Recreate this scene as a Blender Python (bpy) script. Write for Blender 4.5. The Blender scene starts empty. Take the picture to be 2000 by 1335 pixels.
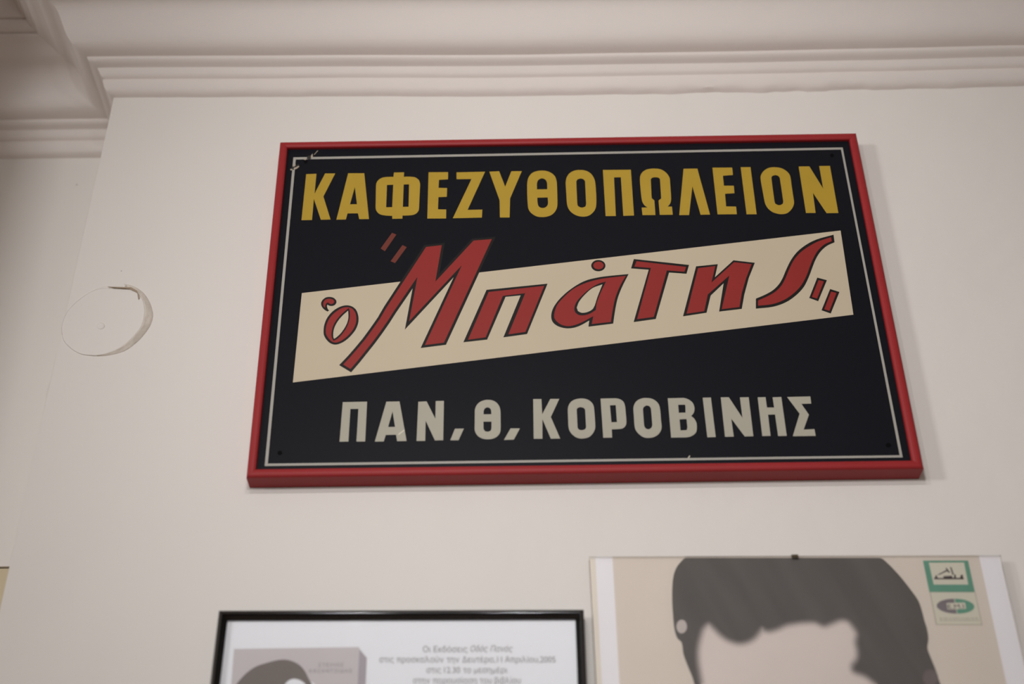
import bpy, bmesh, math, random
from mathutils import Vector, Matrix, noise
from mathutils.geometry import tessellate_polygon

random.seed(7)
SC = bpy.context.scene
COL = SC.collection

DATA = {
'heading': [[[(-382.91,501.68),(-368.09,502.2),(-368.46,464.73),(-355.49,502.57),(-340.91,502.31),(-355.49,459.16),(-342.88,416.72),(-356.64,416.4),(-368.9,455.2),(-369.11,416.25),(-384.04,416.14)]],[[(-322.05,502.37),(-298.7,501.97),(-288.44,416.52),(-302.23,416.58),(-304.45,427.27),(-319.3,427.34),(-321.09,416.34),(-334.58,416.21)],[(-311.19,476.2),(-306.66,444.06),(-316.6,444.05)]],[[(-255.62,502.58),(-240.9,502.71),(-241.13,494.33),(-238.64,494.33),(-236.15,494.35),(-233.66,494.32),(-231.18,494.16),(-229.48,493.98),(-227.77,493.73),(-226.08,493.32),(-224.47,492.68),(-223.09,491.78),(-221.77,490.61),(-220.49,489.34),(-219.19,488.12),(-218.57,485.95),(-217.9,483.78),(-217.35,481.6),(-217.09,479.38),(-217.82,435.53),(-217.94,433.8),(-218.18,432.07),(-218.57,430.43),(-219.14,428.97),(-220.05,427.47),(-221.15,426.09),(-222.39,424.9),(-223.7,423.99),(-225.39,423.24),(-227.21,422.76),(-229.07,422.46),(-230.93,422.24),(-233.43,422.06),(-235.94,422.03),(-238.45,422.05),(-240.96,422.04),(-241.1,416.44),(-255.33,416.32),(-255.5,421.74),(-258.09,421.91),(-260.69,422.05),(-263.28,422.26),(-265.85,422.66),(-267.94,423.12),(-270.04,423.71),(-272.07,424.5),(-273.96,425.61),(-275.31,426.82),(-276.55,428.36),(-277.64,430.09),(-278.56,431.88),(-279.11,433.41),(-279.48,435.06),(-279.71,436.79),(-279.83,438.49),(-280.74,478.56),(-280.61,480.59),(-280.3,482.62),(-279.79,484.53),(-279.1,486.26),(-278.11,487.97),(-276.91,489.54),(-275.56,490.9),(-274.12,491.99),(-272.41,492.88),(-270.58,493.49),(-268.68,493.91),(-266.78,494.2),(-264.14,494.42),(-261.47,494.45),(-258.79,494.41),(-256.11,494.4)],[(-264.96,479.25),(-255.95,479.48),(-256.14,437.71),(-264.75,437.67)],[(-240.89,479.8),(-233.06,479.85),(-232.77,438.05),(-240.95,438.01)]],[[(-205.31,502.21),(-177.0,501.93),(-176.96,488.33),(-189.99,487.49),(-190.46,472.52),(-178.12,471.88),(-178.45,455.57),(-190.4,455.04),(-190.75,432.56),(-179.03,432.14),(-179.03,415.66),(-205.72,416.03)]],[[(-164.65,501.29),(-123.25,501.85),(-148.53,430.79),(-127.58,431.04),(-128.21,416.42),(-169.52,415.91),(-142.97,488.27),(-164.58,488.32)]],[[(-117.03,501.74),(-102.78,502.36),(-94.42,473.07),(-85.02,502.05),(-69.87,502.0),(-87.61,450.95),(-88.88,415.94),(-102.63,416.18),(-102.75,447.76)]],[[(-62.73,471.68),(-62.7,473.7),(-62.66,475.74),(-62.56,477.76),(-62.37,479.77),(-62.08,482.14),(-61.72,484.52),(-61.24,486.84),(-60.57,489.04),(-59.65,491.26),(-58.55,493.41),(-57.3,495.4),(-55.92,497.14),(-54.51,498.46),(-52.93,499.55),(-51.26,500.43),(-49.57,501.13),(-47.6,501.75),(-45.58,502.17),(-43.53,502.42),(-41.5,502.52),(-39.48,502.5),(-37.45,502.34),(-35.44,502.0),(-33.49,501.44),(-31.64,500.68),(-29.83,499.71),(-28.1,498.55),(-26.48,497.21),(-25.12,495.84),(-23.84,494.28),(-22.71,492.55),(-21.78,490.7),(-21.06,488.53),(-20.54,486.19),(-20.17,483.76),(-19.87,481.35),(-19.69,479.06),(-19.63,476.74),(-19.64,474.41),(-19.66,472.08),(-19.67,466.32),(-19.72,460.57),(-19.79,454.83),(-19.91,449.12),(-19.96,445.69),(-20.01,442.25),(-20.17,438.84),(-20.55,435.49),(-21.02,433.13),(-21.68,430.8),(-22.5,428.57),(-23.48,426.51),(-24.63,424.6),(-25.96,422.82),(-27.41,421.22),(-28.95,419.85),(-30.6,418.75),(-32.37,417.87),(-34.2,417.18),(-36.03,416.61),(-37.76,416.2),(-39.52,415.93),(-41.28,415.81),(-43.04,415.84),(-45.02,415.98),(-47.03,416.24),(-48.98,416.7),(-50.85,417.43),(-52.69,418.52),(-54.46,419.89),(-56.14,421.46),(-57.69,423.16),(-58.83,424.66),(-59.85,426.33),(-60.75,428.12),(-61.47,429.99),(-61.92,431.72),(-62.18,433.57),(-62.34,435.46),(-62.44,437.35),(-62.65,441.88),(-62.79,446.43),(-62.87,451.0),(-62.91,455.58),(-62.92,459.59),(-62.89,463.61),(-62.82,467.64)],[(-48.68,467.16),(-48.64,469.97),(-48.64,472.78),(-48.58,475.59),(-48.38,478.37),(-48.13,479.84),(-47.75,481.28),(-47.31,482.71),(-46.9,484.15),(-45.89,485.01),(-44.89,485.93),(-43.87,486.75),(-42.81,487.34),(-41.83,487.59),(-40.81,487.65),(-39.78,487.54),(-38.81,487.27),(-37.89,486.77),(-37.03,486.06),(-36.18,485.27),(-35.33,484.53),(-34.92,483.23),(-34.48,481.93),(-34.11,480.62),(-33.89,479.28),(-33.75,476.27),(-33.77,473.23),(-33.85,470.18),(-33.9,467.14)],[(-48.64,451.68),(-33.65,451.87),(-33.57,449.24),(-33.47,446.6),(-33.42,443.98),(-33.53,441.39),(-33.71,440.05),(-34.03,438.72),(-34.46,437.45),(-35.0,436.31),(-35.65,435.36),(-36.43,434.51),(-37.28,433.78),(-38.17,433.2),(-39.0,432.81),(-39.89,432.56),(-40.8,432.45),(-41.69,432.47),(-42.71,432.61),(-43.74,432.89),(-44.72,433.3),(-45.6,433.89),(-46.31,434.63),(-46.94,435.55),(-47.47,436.58),(-47.87,437.67),(-48.2,439.15),(-48.39,440.72),(-48.5,442.33),(-48.58,443.92),(-48.65,445.85),(-48.65,447.79),(-48.64,449.73)]],[[(-6.78,479.96),(-6.51,482.33),(-6.13,484.7),(-5.6,487.03),(-4.91,489.24),(-4.07,491.3),(-3.06,493.31),(-1.91,495.16),(-0.61,496.76),(1.05,498.33),(2.87,499.68),(4.78,500.8),(6.73,501.68),(8.7,502.26),(10.73,502.58),(12.78,502.71),(14.81,502.71),(16.84,502.64),(18.88,502.44),(20.88,502.05),(22.8,501.4),(24.66,500.45),(26.46,499.25),(28.16,497.84),(29.71,496.23),(30.93,494.57),(32.02,492.68),(32.97,490.64),(33.8,488.56),(34.44,486.62),(34.96,484.59),(35.36,482.5),(35.62,480.38),(35.88,476.65),(35.99,472.89),(36.02,469.11),(36.04,465.34),(36.07,461.03),(36.08,456.73),(36.03,452.43),(35.89,448.15),(35.73,444.43),(35.52,440.7),(35.18,437.01),(34.64,433.4),(34.14,431.31),(33.46,429.27),(32.61,427.32),(31.62,425.55),(30.21,423.49),(28.63,421.56),(26.94,419.82),(25.16,418.35),(23.49,417.33),(21.71,416.55),(19.87,416.01),(18.05,415.67),(16.09,415.53),(14.11,415.62),(12.14,415.91),(10.22,416.37),(8.44,416.97),(6.69,417.77),(4.99,418.73),(3.38,419.85),(1.77,421.18),(0.23,422.68),(-1.21,424.34),(-2.49,426.14),(-3.5,427.94),(-4.37,429.91),(-5.1,431.98),(-5.69,434.1),(-6.12,436.29),(-6.39,438.57),(-6.56,440.88),(-6.66,443.19),(-6.85,468.4),(-6.9,471.29),(-6.95,474.19),(-6.94,477.08)],[(8.54,480.86),(8.82,481.93),(9.33,482.94),(9.93,483.91),(10.49,484.89),(11.5,485.31),(12.52,485.77),(13.54,486.15),(14.55,486.33),(15.57,486.32),(16.61,486.15),(17.6,485.83),(18.51,485.33),(19.27,484.63),(19.93,483.73),(20.56,482.74),(21.2,481.8),(21.11,467.91),(20.87,439.31),(20.72,438.02),(20.43,436.75),(20.08,435.49),(19.76,434.22),(18.76,433.71),(17.75,433.15),(16.75,432.67),(15.73,432.37),(14.74,432.28),(13.73,432.34),(12.74,432.55),(11.81,432.89),(11.02,433.4),(10.28,434.08),(9.57,434.83),(8.85,435.55),(8.67,436.54),(8.47,437.52),(8.3,438.52),(8.23,439.53),(8.36,465.83)]],[[(48.13,502.13),(88.8,501.89),(87.86,416.47),(72.64,416.07),(73.4,487.87),(63.51,487.81),(62.07,416.03),(47.49,416.06)]],[[(100.06,416.92),(99.77,430.72),(108.07,430.98),(106.95,432.01),(105.79,433.0),(104.69,434.07),(103.76,435.31),(102.96,436.89),(102.3,438.62),(101.76,440.45),(101.32,442.31),(101.03,444.0),(100.86,445.75),(100.77,447.53),(100.71,449.3),(100.6,453.8),(100.55,458.31),(100.53,462.84),(100.53,467.39),(100.52,470.92),(100.52,474.47),(100.57,478.02),(100.7,481.57),(100.82,483.63),(101.0,485.7),(101.28,487.74),(101.72,489.71),(102.28,491.48),(103.0,493.22),(103.84,494.86),(104.81,496.31),(106.11,497.82),(107.54,499.19),(109.07,500.38),(110.63,501.35),(112.36,502.1),(114.16,502.63),(115.99,502.99),(117.81,503.28),(119.58,503.48),(121.35,503.58),(123.12,503.57),(124.87,503.46),(126.64,503.28),(128.4,503.0),(130.14,502.59),(131.81,502.0),(133.19,501.31),(134.53,500.44),(135.81,499.43),(137.01,498.32),(138.19,497.05),(139.31,495.68),(140.35,494.19),(141.26,492.6),(142.1,490.81),(142.85,488.9),(143.47,486.92),(143.93,484.89),(144.12,483.17),(144.13,481.39),(144.06,479.57),(143.99,477.77),(143.91,473.46),(143.81,469.16),(143.69,464.87),(143.57,460.59),(143.51,457.58),(143.47,454.57),(143.39,451.56),(143.24,448.56),(143.11,446.81),(142.93,445.04),(142.67,443.3),(142.3,441.6),(141.85,440.05),(141.29,438.52),(140.64,437.05),(139.92,435.67),(139.22,434.66),(138.43,433.74),(137.6,432.86),(136.78,431.96),(143.07,431.85),(143.03,416.86),(124.53,416.99),(124.73,443.4),(128.87,447.31),(129.81,483.61),(129.35,484.25),(128.9,484.93),(128.43,485.54),(127.88,485.99),(126.9,486.45),(125.85,486.79),(124.76,487.0),(123.68,487.08),(122.48,487.05),(121.27,486.9),(120.07,486.61),(118.93,486.14),(118.24,485.62),(117.61,484.9),(117.01,484.1),(116.4,483.33),(115.28,448.05),(118.81,443.5),(118.4,416.8)]],[[(165.51,502.45),(185.71,502.4),(187.53,486.17),(196.06,416.23),(182.59,416.17),(175.52,469.11),(166.2,415.97),(152.14,416.02)]],[[(207.77,503.77),(236.5,503.47),(236.22,489.41),(221.5,488.13),(221.1,469.33),(235.28,469.08),(234.82,454.98),(221.14,454.22),(220.32,430.8),(234.56,430.26),(234.16,416.26),(206.71,416.44)]],[[(248.95,503.92),(263.28,503.9),(262.29,415.69),(247.96,415.82)]],[[(275.52,483.18),(275.69,484.66),(276.03,486.16),(276.49,487.62),(277.08,488.99),(278.12,491.03),(279.28,493.02),(280.56,494.89),(281.96,496.52),(283.76,498.19),(285.7,499.69),(287.72,500.95),(289.75,501.91),(291.99,502.58),(294.29,502.95),(296.59,503.08),(298.85,503.05),(301.09,502.87),(303.32,502.5),(305.5,501.93),(307.57,501.13),(309.33,500.14),(311.01,498.9),(312.6,497.48),(314.09,495.96),(315.18,494.66),(316.18,493.23),(317.07,491.68),(317.82,490.03),(318.3,488.55),(318.64,486.94),(318.86,485.27),(318.97,483.59),(319.01,479.84),(318.91,476.06),(318.76,472.27),(318.66,468.49),(318.41,438.67),(318.27,436.96),(318.01,435.23),(317.62,433.52),(317.1,431.88),(316.27,429.81),(315.31,427.77),(314.23,425.83),(313.03,424.03),(311.55,422.13),(309.95,420.33),(308.26,418.72),(306.5,417.39),(304.87,416.51),(303.15,415.9),(301.4,415.5),(299.67,415.26),(297.92,415.17),(296.17,415.27),(294.44,415.53),(292.76,415.94),(290.81,416.57),(288.89,417.35),(287.03,418.29),(285.3,419.44),(283.79,420.75),(282.37,422.26),(281.07,423.94),(279.91,425.74),(278.96,427.55),(278.13,429.52),(277.44,431.59),(276.89,433.71),(276.54,435.9),(276.36,438.18),(276.27,440.5),(276.19,442.82),(275.99,448.24),(275.84,453.68),(275.71,459.14),(275.61,464.62),(275.5,469.24),(275.39,473.88),(275.36,478.53)],[(291.26,482.9),(291.48,483.81),(291.89,484.67),(292.38,485.52),(292.83,486.38),(294.0,486.86),(295.18,487.39),(296.34,487.83),(297.49,488.05),(298.48,487.94),(299.44,487.61),(300.4,487.19),(301.36,486.81),(301.93,485.82),(302.55,484.85),(303.08,483.84),(303.35,482.69),(303.34,462.99),(303.03,438.94),(302.87,437.8),(302.56,436.67),(302.2,435.54),(301.86,434.41),(300.95,433.74),(300.05,433.03),(299.14,432.4),(298.22,431.98),(297.24,431.82),(296.23,431.83),(295.24,432.0),(294.3,432.28),(293.45,432.72),(292.64,433.31),(291.86,433.97),(291.07,434.6),(290.89,435.73),(290.7,436.86),(290.54,438.0),(290.47,439.16),(290.79,465.51)]],[[(333.54,503.85),(349.13,503.82),(363.4,461.36),(363.53,504.16),(379.23,504.23),(378.69,415.91),(361.9,415.98),(347.58,453.82),(346.41,416.69),(332.67,416.71)]]],
'owner': [[[(-310.26,112.14),(-278.61,112.35),(-278.69,52.72),(-289.81,52.82),(-289.46,101.51),(-299.79,101.5),(-300.07,53.0),(-311.35,53.01)]],[[(-253.64,111.92),(-236.49,111.91),(-225.9,52.54),(-237.96,52.48),(-239.57,62.02),(-252.76,61.89),(-254.95,52.41),(-266.38,52.33)],[(-245.12,97.04),(-241.25,73.73),(-250.16,73.7)]],[[(-212.14,111.02),(-201.38,111.5),(-189.68,84.98),(-189.58,111.76),(-178.89,111.86),(-179.21,52.83),(-189.78,52.83),(-202.06,82.24),(-202.16,52.32),(-213.2,52.33)]],[[(-164.29,69.67),(-152.86,69.66),(-159.64,52.5),(-170.22,52.59)]],[[(-138.8,91.32),(-138.82,92.95),(-138.85,94.6),(-138.82,96.23),(-138.63,97.82),(-138.23,99.63),(-137.71,101.44),(-137.05,103.18),(-136.23,104.77),(-135.23,106.23),(-134.06,107.57),(-132.78,108.78),(-131.43,109.83),(-130.13,110.6),(-128.73,111.19),(-127.28,111.67),(-125.84,112.08),(-124.85,112.3),(-123.85,112.43),(-122.84,112.49),(-121.84,112.48),(-120.43,112.41),(-119.01,112.28),(-117.61,112.04),(-116.26,111.63),(-114.78,110.97),(-113.33,110.15),(-111.95,109.18),(-110.7,108.07),(-109.65,106.84),(-108.7,105.45),(-107.87,103.95),(-107.18,102.4),(-106.61,100.73),(-106.17,98.98),(-105.86,97.19),(-105.67,95.39),(-105.51,91.93),(-105.49,88.46),(-105.55,84.98),(-105.59,81.51),(-105.59,77.83),(-105.58,74.14),(-105.64,70.48),(-105.85,66.85),(-106.01,65.43),(-106.3,64.01),(-106.7,62.65),(-107.25,61.4),(-108.06,60.01),(-109.02,58.7),(-110.08,57.5),(-111.23,56.47),(-112.5,55.6),(-113.87,54.87),(-115.3,54.29),(-116.75,53.85),(-118.28,53.52),(-119.86,53.34),(-121.45,53.28),(-123.02,53.32),(-124.61,53.44),(-126.21,53.65),(-127.78,54.0),(-129.29,54.51),(-130.75,55.22),(-132.18,56.09),(-133.53,57.1),(-134.77,58.24),(-135.71,59.33),(-136.56,60.57),(-137.29,61.91),(-137.9,63.29),(-138.38,64.7),(-138.73,66.19),(-138.96,67.71),(-139.07,69.24)],[(-127.54,90.57),(-127.36,95.76),(-125.9,99.46),(-122.71,101.08),(-119.54,100.1),(-117.81,96.99),(-117.39,90.58)],[(-127.75,79.59),(-117.32,79.41),(-117.56,68.87),(-118.61,65.69),(-122.16,64.39),(-125.7,65.18),(-127.65,68.59)]],[[(-92.98,68.91),(-81.0,68.71),(-89.08,52.2),(-101.71,51.96)]],[[(-62.89,112.6),(-52.19,112.51),(-51.8,89.37),(-40.6,112.5),(-28.94,112.3),(-40.83,85.02),(-29.84,52.82),(-41.84,52.84),(-51.77,81.98),(-52.59,52.93),(-63.65,53.03)]],[[(-18.53,94.83),(-18.42,96.49),(-18.23,98.15),(-17.93,99.78),(-17.48,101.33),(-16.83,102.96),(-16.03,104.55),(-15.1,106.03),(-14.06,107.35),(-12.88,108.5),(-11.56,109.51),(-10.16,110.36),(-8.72,111.01),(-6.76,111.64),(-4.74,112.09),(-2.69,112.36),(-0.67,112.47),(1.15,112.41),(2.97,112.19),(4.76,111.8),(6.47,111.22),(7.94,110.52),(9.36,109.62),(10.69,108.56),(11.88,107.38),(12.84,106.14),(13.69,104.75),(14.4,103.25),(14.96,101.71),(15.32,100.15),(15.52,98.51),(15.61,96.84),(15.68,95.18),(15.78,91.93),(15.82,88.68),(15.83,85.44),(15.84,82.2),(15.87,79.21),(15.9,76.21),(15.9,73.23),(15.81,70.25),(15.72,69.09),(15.58,67.93),(15.35,66.79),(15.03,65.69),(14.41,64.03),(13.7,62.39),(12.89,60.82),(11.97,59.37),(10.88,57.95),(9.68,56.62),(8.39,55.43),(7.02,54.45),(5.52,53.7),(3.92,53.16),(2.28,52.77),(0.65,52.48),(-0.72,52.32),(-2.11,52.28),(-3.49,52.36),(-4.84,52.57),(-6.25,52.91),(-7.65,53.38),(-9.0,53.98),(-10.25,54.75),(-11.7,55.92),(-13.08,57.26),(-14.37,58.73),(-15.52,60.29),(-16.34,61.64),(-17.04,63.12),(-17.61,64.67),(-18.04,66.26),(-18.4,68.26),(-18.6,70.33),(-18.7,72.42),(-18.75,74.51)],[(-6.97,95.56),(-6.81,96.26),(-6.46,96.9),(-6.05,97.52),(-5.67,98.15),(-4.66,98.46),(-3.65,98.81),(-2.64,99.09),(-1.64,99.2),(-0.65,99.06),(0.33,98.74),(1.31,98.36),(2.29,98.01),(2.75,97.26),(3.27,96.53),(3.69,95.76),(3.9,94.91),(3.94,69.54),(3.8,68.72),(3.51,67.93),(3.16,67.15),(2.85,66.36),(2.05,65.94),(1.25,65.5),(0.45,65.11),(-0.37,64.86),(-1.36,64.74),(-2.38,64.72),(-3.38,64.84),(-4.3,65.11),(-4.97,65.5),(-5.59,66.05),(-6.14,66.72),(-6.57,67.43),(-6.83,68.15),(-6.97,68.96),(-7.04,69.81),(-7.06,70.64)]],[[(24.72,111.85),(44.08,111.99),(45.5,111.83),(46.91,111.51),(48.28,111.06),(49.59,110.48),(50.75,109.84),(51.89,109.07),(52.92,108.17),(53.78,107.13),(54.46,105.88),(54.99,104.48),(55.39,102.98),(55.67,101.48),(55.92,99.31),(56.03,97.09),(56.06,94.85),(56.09,92.63),(56.18,88.68),(56.25,84.75),(56.26,80.82),(56.16,76.91),(56.07,75.5),(55.9,74.08),(55.62,72.71),(55.19,71.41),(54.62,70.26),(53.9,69.15),(53.08,68.16),(52.18,67.34),(51.17,66.73),(50.06,66.28),(48.9,65.97),(47.75,65.77),(45.0,65.52),(42.23,65.43),(39.46,65.39),(36.69,65.32),(36.55,53.04),(25.17,53.06)],[(36.3,101.35),(43.88,101.5),(44.0,76.01),(36.88,75.86)]],[[(66.35,95.24),(66.51,96.9),(66.8,98.57),(67.24,100.2),(67.81,101.74),(68.6,103.4),(69.53,105.01),(70.6,106.5),(71.79,107.76),(73.29,108.9),(74.94,109.85),(76.68,110.61),(78.41,111.21),(79.99,111.58),(81.61,111.78),(83.24,111.83),(84.85,111.76),(86.66,111.59),(88.48,111.31),(90.26,110.87),(91.94,110.23),(93.39,109.41),(94.77,108.39),(96.05,107.2),(97.22,105.91),(98.14,104.67),(98.96,103.28),(99.64,101.8),(100.15,100.25),(100.55,98.24),(100.78,96.13),(100.89,93.99),(100.96,91.86),(101.01,88.39),(100.97,84.92),(100.91,81.45),(100.87,77.99),(100.91,75.45),(100.99,72.92),(101.01,70.39),(100.9,67.88),(100.73,66.48),(100.45,65.08),(100.06,63.71),(99.54,62.42),(98.73,60.83),(97.78,59.28),(96.73,57.84),(95.56,56.57),(94.16,55.38),(92.63,54.34),(91.02,53.46),(89.39,52.78),(87.65,52.27),(85.85,51.95),(84.04,51.81),(82.26,51.81),(80.66,51.92),(79.06,52.18),(77.51,52.61),(76.07,53.27),(74.45,54.38),(72.91,55.73),(71.48,57.23),(70.16,58.83),(69.19,60.17),(68.31,61.63),(67.57,63.18),(67.0,64.81),(66.59,66.78),(66.36,68.84),(66.25,70.95),(66.2,73.06)],[(78.69,94.1),(78.83,95.04),(79.1,95.96),(79.43,96.88),(79.74,97.8),(83.25,100.26),(84.07,100.19),(84.9,100.15),(85.7,100.03),(86.4,99.74),(87.12,99.17),(87.77,98.45),(88.33,97.61),(88.74,96.72),(89.02,95.64),(89.15,94.47),(89.19,93.26),(89.2,92.06),(89.18,71.75),(89.03,70.6),(88.73,69.46),(88.39,68.32),(88.06,67.19),(87.35,66.58),(86.63,65.93),(85.91,65.36),(85.15,64.95),(84.37,64.76),(83.55,64.71),(82.74,64.79),(82.0,65.01),(81.24,65.4),(80.52,65.94),(79.88,66.59),(79.4,67.34),(79.0,68.37),(78.74,69.52),(78.59,70.72),(78.53,71.93)]],[[(112.1,110.82),(132.12,111.1),(133.79,110.84),(135.42,110.34),(136.99,109.65),(138.46,108.8),(139.9,107.79),(141.29,106.6),(142.54,105.26),(143.62,103.79),(144.29,102.45),(144.79,100.95),(145.16,99.36),(145.41,97.77),(145.53,96.44),(145.51,95.07),(145.4,93.69),(145.2,92.34),(144.93,91.09),(144.58,89.84),(144.13,88.62),(143.58,87.49),(142.86,86.41),(142.01,85.41),(141.12,84.45),(140.25,83.46),(141.18,82.48),(142.12,81.52),(143.02,80.51),(143.79,79.4),(144.51,78.02),(145.14,76.55),(145.65,75.02),(146.04,73.46),(146.24,72.03),(146.31,70.55),(146.28,69.05),(146.17,67.57),(145.99,65.68),(145.75,63.77),(145.39,61.9),(144.85,60.13),(144.28,58.95),(143.53,57.83),(142.65,56.82),(141.72,55.94),(140.49,54.98),(139.17,54.14),(137.8,53.42),(136.41,52.85),(134.81,52.36),(133.18,52.02),(131.53,51.79),(129.89,51.68),(111.83,51.76)],[(124.86,100.61),(133.5,100.62),(134.07,99.44),(133.49,88.75),(124.67,88.51)],[(124.78,78.65),(133.86,79.03),(133.93,66.71),(132.65,62.47),(124.74,62.15)]],[[(157.58,110.89),(168.33,111.03),(168.84,51.55),(158.1,51.42)]],[[(181.12,111.03),(191.68,111.07),(206.03,79.41),(206.01,110.61),(217.5,110.63),(217.03,52.0),(206.01,51.87),(191.51,78.59),(191.98,51.9),(180.78,51.77)]],[[(229.14,110.32),(239.41,110.36),(239.43,94.53),(248.71,94.37),(248.52,109.99),(259.95,110.23),(259.75,51.8),(248.65,51.78),(248.65,83.86),(239.55,83.69),(239.06,52.16),(228.5,52.02)]],[[(267.4,110.1),(297.81,110.46),(297.56,99.52),(284.69,99.41),(292.25,82.79),(282.59,60.76),(296.46,61.27),(296.74,51.17),(267.38,51.14),(280.44,84.61)]]],
'banner': [[(-375.03,288.24),(377.25,384.21),(373.41,239.19),(-377.14,143.59)]],
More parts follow.
